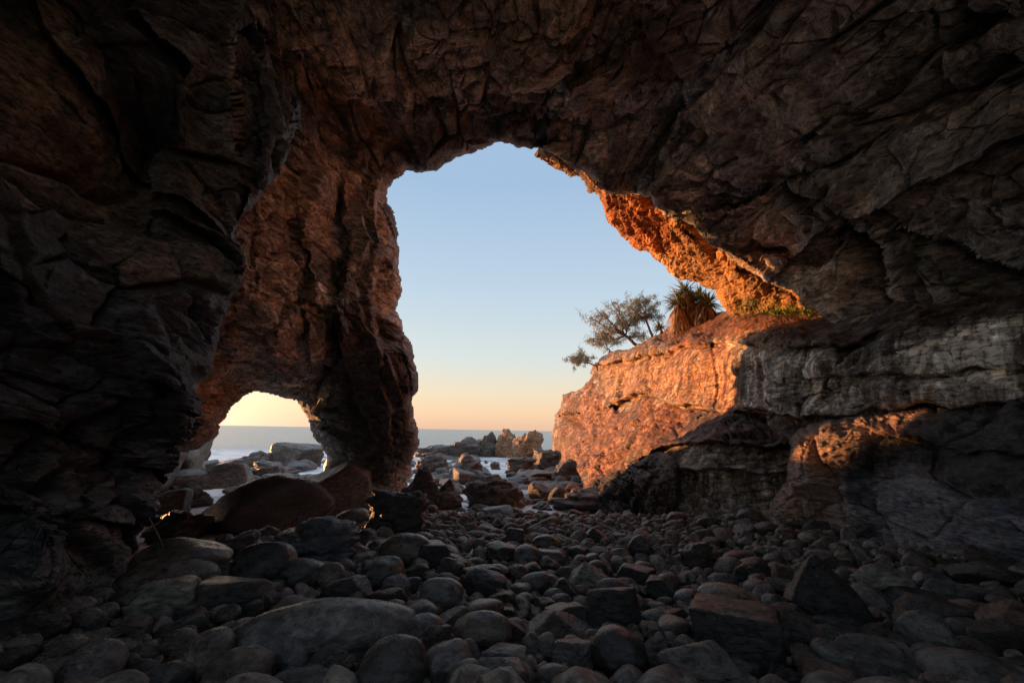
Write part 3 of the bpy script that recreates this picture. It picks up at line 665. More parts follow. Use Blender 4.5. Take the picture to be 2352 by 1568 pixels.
sheet('lower_ledge', ledge, d_ledge, M_cliff, (1315, 870, 1860, 1280, 1310, 1870, 865, 1290), step=2.8, layers=[(1.8, 0.2), (0.7, 0.13), (0.3, 0.05)],
      blocks=[(1.6, 1.1, 0.5, 0.24), (0.8, 0.6, 0.3, 0.09)], rim=(12, 0.5), thick=(2.0, 30), seed=61, rough=0.01, smooth_s=True, stretch=(1, 1, 1), strata=(22, -12, 4), rimamp=0.5,
      creases=[([(1852, 1014), (1760, 1018), (1640, 1016), (1560, 1022), (1500, 1040)], 40, -0.06), ([(1840, 1098), (1740, 1092), (1640, 1080), (1560, 1086)], 30, -0.04), ([(1345, 1010), (1420, 985), (1500, 960), (1600, 960)], 24, 0.02)],
      tints=[([(1320, 870), (1600, 930), (1560, 1000), (1480, 1060), (1340, 1140)], (1.05, 0.64, 0.44), 14), ([(1580, 940), (1850, 975), (1850, 1015), (1560, 1018)], (0.62, 0.52, 0.55), 12), ([(1550, 1018), (1860, 1018), (1860, 1280), (1450, 1280)], (1.3, 1.5, 1.6), 16)])
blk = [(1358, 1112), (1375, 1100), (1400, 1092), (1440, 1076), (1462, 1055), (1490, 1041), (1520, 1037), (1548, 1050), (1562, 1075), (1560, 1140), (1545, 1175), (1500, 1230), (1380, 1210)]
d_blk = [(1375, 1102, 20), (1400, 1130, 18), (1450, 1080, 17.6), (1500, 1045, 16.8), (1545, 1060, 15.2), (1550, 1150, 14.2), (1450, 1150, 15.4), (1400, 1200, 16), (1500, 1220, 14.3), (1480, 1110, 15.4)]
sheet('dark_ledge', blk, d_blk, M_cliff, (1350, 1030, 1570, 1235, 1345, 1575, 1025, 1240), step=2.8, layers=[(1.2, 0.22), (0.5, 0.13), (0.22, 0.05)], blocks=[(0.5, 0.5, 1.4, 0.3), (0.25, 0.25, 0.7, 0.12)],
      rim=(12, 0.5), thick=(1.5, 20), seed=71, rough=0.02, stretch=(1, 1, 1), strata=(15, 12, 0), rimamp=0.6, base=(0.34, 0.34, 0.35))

# big wet rock at the foot of the right wall
foot = [(1806, 1100), (1812, 1050), (1812, 1012), (1830, 986), (1862, 970), (1900, 962), (1960, 956), (2035, 946), (2048, 937), (2140, 933), (2200, 921), (2352, 890), (3900, 640), (3900, 1900), (2352, 1560), (2000, 1480), (1750, 1350), (1752, 1190), (1778, 1135)]
d_foot = [(1812, 1050, 10.2), (1830, 985, 10.3), (1900, 968, 9.7), (2000, 955, 9.1), (2140, 938, 8.3), (2352, 895, 7.2), (1850, 1060, 9.8), (1850, 1180, 10.3), (1770, 1180, 11.0), (2000, 1100, 8.7), (2000, 1200, 8.7), (2200, 1100, 7.2), (2200, 1270, 7.0), (2352, 1000, 6.5), (2352, 1290, 6.2), (2352, 1500, 6.2), (2000, 1400, 8.2), (1800, 1330, 10.8), (3900, 900, 2.7), (3900, 1900, 2.6), (2900, 1100, 4.3)]
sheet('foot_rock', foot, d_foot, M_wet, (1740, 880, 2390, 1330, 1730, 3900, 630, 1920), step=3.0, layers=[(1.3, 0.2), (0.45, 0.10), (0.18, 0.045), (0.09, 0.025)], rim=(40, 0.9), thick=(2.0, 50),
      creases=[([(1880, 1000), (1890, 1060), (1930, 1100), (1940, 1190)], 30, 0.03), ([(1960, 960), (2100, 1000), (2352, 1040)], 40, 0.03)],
      tints=[([(1740, 950), (2060, 930), (2160, 930), (2040, 990), (1930, 1060), (1930, 1200), (1740, 1220)], (5.5, 4.2, 3.4), 18), ([(1940, 1070), (2080, 1060), (2200, 1140), (2400, 1200), (2400, 1310), (2150, 1290), (1940, 1200)], (4.2, 4.8, 6.0), 26)], seed=47, rough=0.02, stretch=2.4, strata=(0, 38, 20), rimamp=0.5)  # tints paint a stronger sun patch onto the paler block, and a bluish sheen

# dark back of the cave behind the viewer
REAR_FILL = 49
def cave_back():
    nt_, nr = 72, 30
    V = []
    for j in range(nr + 1):
        th = math.radians(64 + (180 - 64) * j / nr)
        for i in range(nt_):
            ph = 2 * math.pi * i / nt_
            r = 8.8 - 1.2 * smooth((th - 1.1) / 1.5)
            v = fwd * math.cos(th) + (rt * math.cos(ph) + up * math.sin(ph)) * math.sin(th)
            V.append(v * r)
    V = np.array(V)
    V = V * (1 + 0.06 * fbm(V * 0.5, 4, 3))[:, None]
    Fq = np.array([(j * nt_ + i, j * nt_ + (i + 1) % nt_, (j + 1) * nt_ + (i + 1) % nt_, (j + 1) * nt_ + i) for j in range(nr) for i in range(nt_)])
    # opening added high behind the viewer so sky light fills the cave
    c = V[Fq].mean(1); c /= np.linalg.norm(c, axis=1)[:, None]
    m_ = np.array([-0.22, -0.84, 0.48]); m_ /= np.linalg.norm(m_)
    Fq = Fq[c @ m_ < math.cos(math.radians(REAR_FILL))]
    o = mesh_obj('cave_end_wall', V, Fq, M_left, attrs={'tint': np.ones((len(V), 4))})
    o['kind'] = 'structure'
cave_back()

# ---------------------------------------------------------------- cave floor and sea
WL = -3.2
def floor_z(x, y):
    x, y = np.asarray(x, float), np.asarray(y, float)
    z = -1.3 - 0.09 * y + 0.16 * smooth((x - 3) / 4)
    z = z - 1.7 * smooth((y - 15) / 8)
    z = z - 2.0 * smooth((-x - 4.5 - 0.0 * y) / 3.0) * smooth((y - 8.0) / 3.0)
    return z

def ray_ground(px, py):
    """where the sight line through a frame point meets the floor or the water"""
    v = P(px, py, 1.0)
    t = 1.5
    while t < 400:
        p = v * t
        if p[2] <= max(float(floor_z(p[0], p[1])), WL - 0.05): break
        t *= 1.01
    return v * t

gx, gy = np.meshgrid(np.arange(-26, 26.1, 0.2), np.arange(-9, 45, 0.2))
gz = floor_z(gx, gy)
gp = np.c_[gx.ravel(), gy.ravel(), gz.ravel()]
gp[:, 2] += 0.07 * fbm(gp * 1.2, 4, 77)
gp[:, 2] -= 0.06
n0, n1 = gx.shape
ii = np.arange(n0 * n1).reshape(n0, n1)
tag(mesh_obj('beach', gp, np.stack([ii[:-1, :-1].ravel(), ii[:-1, 1:].ravel(), ii[1:, 1:].ravel(), ii[1:, :-1].ravel()], -1), M_crag), kind='structure')

# wave-cut rock shelf reaching out of the cave into the sea
gx, gy = np.meshgrid(np.arange(-34, 12.1, 0.14), np.arange(17, 64, 0.17))
hp = np.c_[gx.ravel(), gy.ravel(), np.zeros(gx.size)]
hq = hp @ rotm(0, 0, 28).T * np.array([1.0, 0.55, 1])
h1, e1 = facets(hq / 2.6, 500, 1.1); h2 = 1.3 * kuhn(hq / 0.95, 540); h3 = 1.3 * kuhn(hq / 0.4, 580)
hz = 0.62 * h1 + 0.36 * h2 + 0.16 * h3 + 0.35 * fbm(hp * 0.13, 2, 91) + 0.05 * fbm(hp * 4, 3, 8)
X_, Y_ = gx.ravel(), gy.ravel()
px_, py_, _ = project(np.c_[X_, Y_, np.full(X_.size, WL)])
lift = 0.14 - 1.5 * smooth((Y_ - 50) / 8) - 1.6 * smooth((-X_ - 25) / 7)
pool, _, _ = polydist(px_, py_, [(1118, 1058), (1165, 1060), (1175, 1082), (1140, 1086)], 60)
lift = lift - 1.2 * smooth(1 - pool / 22) * (py_ > 1030)
lift = lift - 0.9 * smooth((1000 - px_) / 30) * smooth((px_ - 940) / 10) * smooth((Y_ - 24) / 8)
chan, _, _ = polydist(px_, py_, [(420, 1230), (500, 1160), (590, 1110), (700, 1085)], 80, closed=False)
lift = lift - 1.0 * smooth(1 - chan / 38)
lift = lift - 1.0 * smooth((-X_ - 3) / 5) * smooth((22 - Y_) / 4)
lift = lift - 0.5 * smooth((29 - Y_) / 6) - 0.32 * (px_ < 900)
hz = WL + lift + hz - 1.5 * smooth((18.5 - Y_) / 1.5)
n0, n1 = gx.shape; ii = np.arange(n0 * n1).reshape(n0, n1)
shelf = mesh_obj('rock_shelf', np.c_[X_, Y_, hz], np.stack([ii[:-1, :-1].ravel(), ii[:-1, 1:].ravel(), ii[1:, 1:].ravel(), ii[1:, :-1].ravel()], -1), M_shore)
tag(shelf, kind='structure')

def sea_mat():
    m, nt, b = nodes('sea_water')
    L = nt.links.new
    tc = nn(nt, 'ShaderNodeTexCoord')
    mp = nn(nt, 'ShaderNodeMapping'); L(tc.outputs['Object'], mp.inputs[0]); mp.inputs['Scale'].default_value = (0.5, 1.3, 1)
    n = nn(nt, 'ShaderNodeTexNoise', i_Scale=0.9, i_Detail=6.0, i_Roughness=0.55); L(mp.outputs[0], n.inputs[0])
    n2 = nn(nt, 'ShaderNodeTexNoise', i_Scale=0.35, i_Detail=7.0, i_Roughness=0.6, i_Distortion=1.2); L(tc.outputs['Object'], n2.inputs[0])
    at = nn(nt, 'ShaderNodeAttribute', attribute_name='foam')
    s = nn(nt, 'ShaderNodeMath', operation='MULTIPLY'); L(at.outputs['Fac'], s.inputs[0])
    r = ramp(nt, n2.outputs[0], [(0.34, (0.08,) * 3), (0.52, (1.0,) * 3)]); L(r, s.inputs[1])
    c = mix(nt, s.outputs[0], (0.10, 0.165, 0.19), (0.9, 0.93, 0.96))
    L(c, b.inputs['Base Color'])
    rr = mix(nt, s.outputs[0], (0.24,) * 3, (0.7,) * 3); L(rr, b.inputs['Roughness'])
    b.inputs['IOR'].default_value = 1.33
    bp = nn(nt, 'ShaderNodeBump', i_Strength=1.0, i_Distance=0.22); L(n.outputs[0], bp.inputs['Height']); L(bp.outputs[0], b.inputs['Normal'])
    return m
sx = np.unique(np.r_[-np.geomspace(30, 26000, 26), np.arange(-30, 31, 1.0), np.geomspace(30, 26000, 26)])
sy = np.unique(np.r_[np.arange(6, 71, 1.0), np.geomspace(70, 26000, 34)])
SX, SY = np.meshgrid(sx, sy)
foam = smooth((60 - SY) / 35) * smooth((-SX + 3) / 6) * (1 - 0.0 * SX)
foam = np.maximum(foam, 0.7 * smooth((75 - SY) / 20) * smooth((9 - SX) / 5))
sp = np.c_[SX.ravel(), SY.ravel(), np.full(SX.size, WL)]
n0, n1 = SX.shape; ii = np.arange(n0 * n1).reshape(n0, n1)
f4 = np.repeat(foam.ravel()[:, None], 4, 1)
sea = mesh_obj('sea', sp, np.stack([ii[:-1, :-1].ravel(), ii[:-1, 1:].ravel(), ii[1:, 1:].ravel(), ii[1:, :-1].ravel()], -1), sea_mat(), attrs={'foam': f4})
tag(sea, kind='structure')
# ---------------------------------------------------------------- stones
def ico(sub):
    import bmesh
    bm = bmesh.new(); bmesh.ops.create_icosphere(bm, subdivisions=sub, radius=1.0)
    V = np.array([v.co[:] for v in bm.verts]); Fc = np.array([[v.index for v in f.verts] for f in bm.faces])
    bm.free()
    return V, Fc
ICO = {k: ico(k) for k in (2, 3, 4, 5, 6)}

def stone_shape(kind, seed, sub=4):
    """unit-box rock: an egg cut by soft (rounded) or sharp (angular) planes, then weathered"""
    r_ = np.random.RandomState(seed)
    V, Fc = ICO[sub]
    n = V.copy()
    K, lo, hi, pw, am, sq = {'round': (9, .72, 1.0, 7, .035, 1.0), 'egg': (5, .8, 1.05, 5, .02, 1.0), 'angular': (13, .52, .92, 22, .05, .8),
                         'slab': (12, .5, .9, 26, .045, .75), 'block': (8, .55, .85, 26, .04, .6), 'log': (4, .9, 1.1, 6, .03, 1), 'wedge': (9, .45, .95, 26, .045, .8), 'crag': (20, .55, .95, 20, .21, .9)}[kind]
    nk = r_.normal(size=(K, 3)); nk /= np.linalg.norm(nk, axis=1)[:, None]
    dk = r_.uniform(lo, hi, K)
    if kind in ('block', 'slab'):
        b = np.array(Matrix.Rotation(r_.uniform(-.25, .25), 3, 'X') @ Matrix.Rotation(r_.uniform(-.2, .2), 3, 'Y') @ Matrix.Rotation(r_.uniform(-.5, .5), 3, 'Z'))
        nk = np.r_[nk, b, -b]; dk = np.r_[dk, r_.uniform(.55, .75, 6)]
    if kind == 'wedge':
        nk = np.r_[nk, [[.75, -.1, .65], [-.85, -.1, .5], [.0, -.85, .5], [0, .8, .6]]]; dk = np.r_[dk, [.42, .48, .5, .5]]
        nk /= np.linalg.norm(nk, axis=1)[:, None]
    proj = np.maximum(n @ nk.T, 0) / dk
    r = ((proj ** pw).sum(1) + 1) ** (-1 / pw)
    v = n * r[:, None]
    if kind == 'log':
        m_ = np.sqrt((n[:, 1:] ** 2).sum(1)); v = np.c_[np.sign(n[:, 0]) * np.abs(n[:, 0]) ** .75, n[:, 1:] / (m_[:, None] + 1e-6) * (m_ ** .55)[:, None]]; v[:, 2] += .12 * np.sin(v[:, 0] * 2.6 + 1)
    o = r_.uniform(-50, 50, 3)
    if kind in ('round', 'egg', 'log'):
        v *= (1 + 0.09 * fbm(v * 1.1 + o, 2, 5) + am * .35 * fbm(v * 4 + o, 3, 9))[:, None]
    else:
        h, _ = facets(v * 2.2 * np.array([1, 1, 1.9]) + o, 11, .8)
        h = .4 * h + kuhn(v * 1.9 * np.array([1, 1, 1.9]) + o, 11)
        h2 = kuhn(v * 4.6 * np.array([1, 1, 2.2]) + o, 31)
        v *= (1 + am * 1.9 * h + am * .8 * h2 + 0.05 * fbm(v * 1.3 + o, 2, 5) + am * .25 * fbm(v * 7 + o, 3, 9))[:, None]
    mn, mx = v.min(0), v.max(0)
    v = (v - (mn + mx) / 2) / (mx - mn)
    return v, Fc

SHAPES = {'log': 'long rounded', 'egg': 'rounded', 'round': 'smooth rounded', 'angular': 'angular', 'slab': 'flat slabby', 'block': 'blocky', 'wedge': 'wedge-shaped', 'crag': 'craggy'}
stones = []
def hero(box, kind, label, seed=None, tilt=0, fat=0.85, mat=None, base=None, sink=0.12, sub=5, name='boulder', cat='boulder', group=None, yaw=0, dmul=1.0, pitch=0):
    """a boulder whose outline fills box (frame units) where it stands on the floor"""
    x0, y0, x1, y1 = box
    g = ray_ground((x0 + x1) / 2, base if base else y1)
    d = float(g @ fwd) * dmul
    w = (x1 - x0) / F_PX * d; h = (y1 - y0) / F_PX * d
    t = w * fat
    d2 = d + t * 0.42
    w *= d2 / d; h *= d2 / d
    top = P((x0 + x1) / 2, y0, d2)
    H = h * (1 + sink)
    V, Fc = stone_shape(kind, seed if seed is not None else len(stones) * 7 + 3, sub)
    V = V @ np.array(Matrix.Rotation(math.radians(tilt), 3, 'Y') @ Matrix.Rotation(math.radians(pitch), 3, 'X')).T
    V = V @ np.array(Matrix.Rotation(math.radians(yaw), 3, 'Z')).T
    mn, mx = V.min(0), V.max(0)
    V = (V - (mn + mx) / 2) / (mx - mn) * np.array([w, t, H])
    V[:, 2] += H / 2
    # turn the stone to face along its own sight line
    a = math.atan2(-top[0], top[1])
    V = V @ np.array(Matrix.Rotation(a, 3, 'Z')).T
    o = mesh_obj(name, V, Fc, mat or stone_mat(label, 0 if kind in ('round', 'egg', 'log') else 1))
    o.location = (top[0], top[1], top[2] - H)
    o['label'] = label; o['category'] = cat
    if group: o['group'] = group
    stones.append((top[0], top[1], max(w, t) / 2, (x0 + x1) / 2, (y0 + y1) / 2, label, top[2] - H, H))
    return o

G1 = 'boulders on the cave floor'
H = [
 ((483, 1090, 770, 1228), 'angular', 'huge black boulder in front of the small arch', 33, -10, .6),
 ((753, 1015, 856, 1128), 'round', 'dark domed boulder leaning on the left foot of the rock pillar', 4, -8, .9),
 ((660, 1060, 868, 1188), 'wedge', 'reddish cracked rock slab below the dark domed boulder at the pillar foot', 5, 25, .8),
 ((683, 1170, 757, 1198), 'egg', 'flat smooth stone at the right end of the huge black boulder', 6, 0, .8),
 ((842, 1122, 990, 1236), 'crag', 'tall dark peaked boulder in front of the rock pillar', 27, 12, .8),
 ((873, 1179, 962, 1236), 'round', 'black rounded stone against the front of the tall peaked boulder', 9, 0, .9),
 ((770, 1165, 852, 1215), 'round', 'brown rounded boulder left of the tall peaked boulder', 10, 0, .9),
 ((622, 1189, 824, 1297), 'crag', 'glossy blue-black cracked boulder between the huge black boulder and the long smooth stone', 3, 10, .8),
 ((475, 1220, 620, 1298), 'crag', 'dark splintered boulder in front of the left end of the huge black boulder', 12, -10, .8),
 ((547, 1240, 692, 1345), 'round', 'matt black domed boulder left of the long smooth pebble cluster', 14, -15, .8),
 ((328, 1235, 527, 1335), 'round', 'big smooth brown boulder beside the leaning pole', 15, 12, .8),
 ((296, 1286, 500, 1362), 'egg', 'low smooth purple-brown boulder under the tip of the leaning pole', 16, 8, .8),
 ((350, 1170, 500, 1250), 'crag', 'wet black rocks at the water edge right of the leaning pole', 17, 0, .8),
 ((332, 1174, 396, 1214), 'crag', 'small wet black rock behind the leaning pole', 18, 0, .8),
 ((872, 1222, 1000, 1300), 'egg', 'long smooth brown boulder lying tilted right of centre-left stones', 19, -22, .7),
 ((934, 1243, 1042, 1300), 'block', 'black squarish boulder against the right end of the long smooth boulder', 20, 0, .8),
 ((829, 1279, 934, 1352), 'round', 'dark dome-shaped boulder just behind the long log-like boulder', 21, 0, .9),
 ((730, 1290, 796, 1350), 'egg', 'upright egg-like brown stone left of the dark dome-shaped boulder', 22, -20, .9),
 ((640, 1278, 760, 1352), 'round', 'dark sloping boulder in front of the blue-black cracked boulder', 23, -25, .8),
 ((797, 1250, 848, 1292), 'round', 'small dull red stone behind the dark dome-shaped boulder', 24, 0, .9),
 ((820, 1213, 880, 1250), 'round', 'round stone left of the black rounded stone by the pointed boulder', 25, 0, .9),
 ((861, 1210, 908, 1249), 'angular', 'small pointed stone below the black rounded stone', 26, 0, .9),
 ((745, 1320, 858, 1384), 'angular', 'black boulder with a rough right end behind the middle of the log-like boulder', 27, -8, .8),
 ((556, 1376, 972, 1494), 'log', 'long grey boulder shaped like a fallen log', 42, -9, .36),
 ((966, 1322, 1067, 1402), 'round', 'grey-topped boulder at the right end of the log-like boulder', 29, 0, .9),
 ((1020, 1358, 1073, 1398), 'angular', 'small pale-topped stone in front of the grey-topped boulder', 30, 0, .9),
 ((1051, 1306, 1168, 1368), 'angular', 'jet black angular boulder in the middle of the floor', 31, 0, .8),
 ((1042, 1403, 1178, 1484), 'round', 'smooth kidney-shaped brown boulder in the front centre', 32, 0, .8),
 ((905, 1412, 1032, 1482), 'round', 'dark hump-backed boulder left of the kidney-shaped boulder', 33, 0, .8),
 ((985, 1393, 1090, 1460), 'angular', 'ridged brown rock wedged behind the kidney-shaped boulder', 34, 15, .8),
 ((828, 1456, 985, 1590), 'round', 'big dark ball-like boulder in the front row', 35, 0, .9),
 ((978, 1469, 1089, 1560), 'round', 'pitted grey round boulder right of the big ball-like boulder', 36, 0, .9),
 ((1024, 1517, 1113, 1590), 'egg', 'small tilted brown boulder at the bottom edge in front of the pitted grey one', 37, -20, .9),
 ((1090, 1509, 1238, 1600), 'angular', 'rough grey angular slab at the bottom edge centre', 38, 0, .9),
 ((1098, 1480, 1212, 1530), 'slab', 'flat grey rock behind the rough angular slab at the bottom edge', 39, 0, .8),
 ((813, 1443, 880, 1484), 'crag', 'small rough black rock left of the ball-like boulder', 40, 0, .9),
 ((1194, 1451, 1243, 1502), 'round', 'small round stone right of the kidney-shaped boulder', 41, 0, .9),
 ((1354, 1439, 1486, 1548), 'round', 'large smooth black boulder with a rounded square outline', 13, 0, .9),
 ((1268, 1462, 1366, 1536), 'block', 'coarse grainy grey rock with a small pointed stone on it', 44, 0, .9),
 ((1302, 1459, 1320, 1490), 'egg', 'small upright brown stone perched on the coarse grainy rock', 45, 0, .8),
 ((1230, 1520, 1318, 1590), 'round', 'dark round boulder at the bottom edge below the grainy grey rock', 46, 0, .9),
 ((1322, 1532, 1390, 1590), 'wedge', 'small peaked grey stone at the bottom edge', 47, 0, .9),
 ((1389, 1527, 1488, 1600), 'round', 'domed grey boulder at the bottom edge under the large black one', 48, 0, .9),
 ((1346, 1340, 1472, 1440), 'block', 'tall black block with a ragged top behind the large black boulder', 49, 0, .9),
 ((1196, 1402, 1374, 1468), 'wedge', 'low brown ridge-shaped boulder left of the tall black block', 50, 0, .7),
 ((1250, 1380, 1352, 1428), 'slab', 'tilted flat stone resting behind the low ridge-shaped boulder', 51, -14, .7),
 ((1403, 1298, 1507, 1344), 'block', 'black block lying behind the tall ragged block', 52, 0, .8),
 ((1296, 1288, 1400, 1352), 'wedge', 'dark pyramid boulder with a pale right face', 53, 0, .9),
 ((1268, 1327, 1326, 1375), 'wedge', 'small black pyramid left of the pale-faced pyramid boulder', 54, 0, .9),
 ((1210, 1260, 1301, 1300), 'block', 'grey box-shaped rock in the middle distance', 55, 0, .8),
 ((1160, 1210, 1205, 1258), 'block', 'small upright rounded block behind the box-shaped rock', 56, 0, .9),
 ((1220, 1226, 1289, 1266), 'egg', 'smooth brown oval stone above the box-shaped rock', 57, -12, .8),
 ((1157, 1248, 1198, 1284), 'round', 'round brown cobble left of the box-shaped rock', 58, 0, .9),
 ((1179, 1250, 1246, 1300), 'round', 'grey worn stone touching the left end of the box-shaped rock', 59, -20, .9),
 ((1335, 1210, 1401, 1248), 'wedge', 'dark tent-shaped stone in the far middle of the pebbles', 60, 0, .8),
 ((1440, 1226, 1499, 1282), 'round', 'dark upright rounded stone right of the tent-shaped stone', 61, 0, .8),
 ((1401, 1256, 1448, 1292), 'round', 'yellowish brown round stone left of the dark upright one', 62, 0, .9),
 ((1001, 1280, 1069, 1330), 'angular', 'dark faceted rock behind the grey-topped boulder', 63, 0, .9),
 ((1474, 1446, 1533, 1540), 'angular', 'upright grey boulder right of the large smooth black boulder', 64, 0, .9),
 ((1232, 1319, 1289, 1352), 'round', 'small lumpy stone left of the black pyramid', 65, 0, .9),
 ((1800, 1272, 1975, 1428), 'wedge', 'big triangular black boulder standing on the right of the floor', 2, 0, .7),
 ((1961, 1294, 2077, 1374), 'angular', 'dark boulder with a pale split face right of the big triangular one', 67, 0, .8),
 ((1771, 1293, 1816, 1355), 'block', 'small rusty brown block left of the big triangular boulder', 68, 0, .9),
 ((1684, 1280, 1777, 1342), 'angular', 'black angular stone left of the rusty brown block', 69, 15, .8),
 ((1602, 1342, 1742, 1400), 'egg', 'smooth tan boulder with a flaked dark side', 70, 10, .8),
 ((1547, 1353, 1625, 1406), 'round', 'dark round boulder left of the smooth tan boulder', 71, 10, .9),
 ((1720, 1338, 1777, 1388), 'angular', 'reddish angular stone between the tan boulder and the triangular boulder', 72, 0, .9),
 ((1750, 1362, 1812, 1414), 'round', 'ball-shaped dark stone at the left foot of the triangular boulder', 73, 0, .9),
 ((1590, 1388, 1782, 1525), 'block', 'large squared black boulder split by a vertical crack', 74, 0, .8),
 ((1508, 1461, 1706, 1600), 'angular', 'broad grey sloping boulder at the bottom edge left of the split boulder', 75, 18, .8),
 ((1760, 1394, 1882, 1496), 'angular', 'dark rough boulder right of the split boulder', 76, 12, .8),
 ((1863, 1404, 1973, 1458), 'round', 'low black rounded boulder below the triangular boulder', 77, 0, .8),
 ((1920, 1467, 2106, 1540), 'slab', 'long flat grey boulder in the lower right', 78, 6, .7),
 ((1866, 1470, 1955, 1534), 'round', 'dark oval boulder at the left end of the long flat grey boulder', 79, 10, .9),
 ((2058, 1398, 2172, 1502), 'round', 'upright grey-brown egg-shaped boulder on the right', 80, 15, .8),
 ((2176, 1424, 2301, 1472), 'egg', 'long low dark stone right of the upright egg-shaped boulder', 81, 10, .7),
 ((2252, 1376, 2370, 1480), 'angular', 'reddish faceted boulder at the right edge', 82, -25, .9),
 ((2122, 1502, 2370, 1600), 'egg', 'broad smooth grey boulder in the bottom right corner', 83, 8, .8),
 ((2102, 1477, 2214, 1538), 'round', 'dark humped boulder above the broad corner boulder', 84, 0, .8),
 ((1970, 1430, 2063, 1480), 'wedge', 'dark peaked stone left of the upright egg-shaped boulder', 85, 0, .9),
 ((2062, 1380, 2266, 1438), 'slab', 'long black slab behind the upright egg-shaped boulder', 86, 8, .6),
 ((2026, 1354, 2182, 1400), 'slab', 'low brown-black slab right of the triangular boulder', 87, 8, .7),
 ((2127, 1334, 2252, 1382), 'slab', 'flat-topped grey slab on the right side of the floor', 88, -4, .7),
 ((2183, 1378, 2276, 1414), 'egg', 'ochre brown loaf-shaped stone in front of the flat-topped slab', 89, 5, .8),
 ((2102, 1310, 2176, 1358), 'round', 'blue-grey peaked cobble left of the flat-topped slab', 90, 0, .9),
 ((2073, 1268, 2136, 1316), 'egg', 'shiny wet brown pebble-smooth boulder near the wet rock foot', 91, 25, .8),
 ((2174, 1288, 2338, 1350), 'angular', 'dark jagged boulder below the wet rock at the right', 92, 12, .7),
 ((1692, 1165, 1753, 1205), 'round', 'brown rounded boulder with a split front below the orange-edged rock', 93, 0, .9),
 ((1722, 1197, 1788, 1229), 'angular', 'small red-brown block beside the foot of the right wall', 94, 0, .8),
 ((1834, 1221, 1896, 1250), 'egg', 'tan loaf-like cobble near the right wall', 95, 0, .8),
 ((1780, 1212, 1833, 1244), 'round', 'pinkish grey round cobble left of the tan loaf-like cobble', 96, 0, .9),
 ((1596, 1212, 1641, 1250), 'angular', 'small rusty red faceted stone in the far right pebbles', 97, 0, .8),
 ((1600, 1184, 1648, 1215), 'round', 'dark round cobble behind the rusty red stone', 98, 0, .9),
 ((1530, 1174, 1578, 1206), 'round', 'rounded red-brown stone at the back of the pebbles', 99, 0, .9),
 ((1912, 1305, 1962, 1342), 'round', 'blue-grey round cobble right behind the triangular boulder', 100, 0, .9),
 ((1909, 1279, 1955, 1314), 'block', 'small brown block behind the blue-grey round cobble', 101, 0, .9),
 ((1984, 1240, 2032, 1272), 'egg', 'pale blue smooth cobble near the wet rock', 102, -8, .8),
 ((1837, 1526, 1959, 1590), 'slab', 'pinkish smooth slab at the bottom edge right of centre', 103, 5, .8),
 ((1760, 1526, 1840, 1590), 'crag', 'rough black rock at the bottom edge left of the pinkish slab', 104, 0, .9),
 ((1946, 1512, 2046, 1556), 'egg', 'smooth dark oval stone in front of the long flat grey boulder', 105, 12, .8),
 ((1690, 1512, 1760, 1556), 'round', 'small black rounded stone in front of the split boulder', 106, 0, .9),
 ((322, 1332, 466, 1420), 'block', 'angular boulder with a hollowed pale top on the left of the floor', 107, -6, .8),
 ((263, 1411, 352, 1466), 'angular', 'ribbed brown boulder in front of the hollow-topped one', 108, -8, .8),
 ((100, 1508, 252, 1574), 'block', 'grey flat-sided boulder in the lower left', 109, 0, .8),
 ((-10, 1464, 83, 1518), 'block', 'dull grey block at the left edge of the floor', 110, 0, .8),
 ((147, 1453, 270, 1494), 'slab', 'long brown-edged slab in the left pebbles', 111, 0, .7),
 ((462, 1322, 632, 1398), 'slab', 'dark broken-ended slab left of the log-like boulder', 112, -6, .7),
 ((258, 1351, 342, 1398), 'round', 'dark cobble tucked behind the hollow-topped boulder', 113, 0, .8),
 ((478, 1490, 628, 1600), 'angular', 'big brown pitted boulder at the bottom left centre', 114, -14, .9),
 ((608, 1532, 794, 1610), 'angular', 'wide rough boulder at the bottom edge left of the ball-like boulder', 115, 0, .8),
 ((638, 1488, 711, 1540), 'round', 'smooth blue-grey stone under the log-like boulder', 116, 0, .9),
 ((706, 1485, 830, 1556), 'crag', 'rough dark rock left of the big ball-like boulder', 117, -20, .8),
 ((337, 1517, 445, 1590), 'round', 'dark smooth-ended boulder at the bottom left', 118, 0, .9),
 ((249, 1503, 324, 1554), 'slab', 'layered grey rock right of the flat-sided boulder', 119, -18, .8),
 ((370, 1412, 486, 1462), 'slab', 'thin dark tilted slab on the left pebbles', 120, -15, .6),
 ((412, 1436, 452, 1471), 'round', 'small domed brown stone on the thin dark slab', 121, 0, .9),
 ((483, 1389, 540, 1426), 'egg', 'pale-streaked tilted oval stone left of the log-like boulder', 122, -22, .8),
 ((497, 1429, 564, 1452), 'egg', 'flat light-topped pebble touching the left end of the log-like boulder', 123, 0, .8),
 ((472, 1446, 534, 1482), 'round', 'dark lumpy cobble below the flat light-topped pebble', 124, 0, .9),
 ((311, 1471, 373, 1510), 'egg', 'tilted brown oval cobble in the left foreground', 125, -18, .8),
 ((212, 1471, 314, 1504), 'egg', 'long smooth brown cobble behind the flat-sided boulder', 126, -5, .8),
]
sink_default = 0.12
for i, (bx, kd, lb, sd_, tl, ft) in enumerate(H):
    px = bx[2] - bx[0]
    nm = 'boulder' if px > 62 else 'cobble'
    wetm = M_shore if i in (2,) else None
    hero(bx, kd, lb, sd_, tl, ft, group=G1, sub=5 if px > 95 else 4, name=nm, cat=nm, mat=wetm)
N_HERO_FLOOR = len(stones)

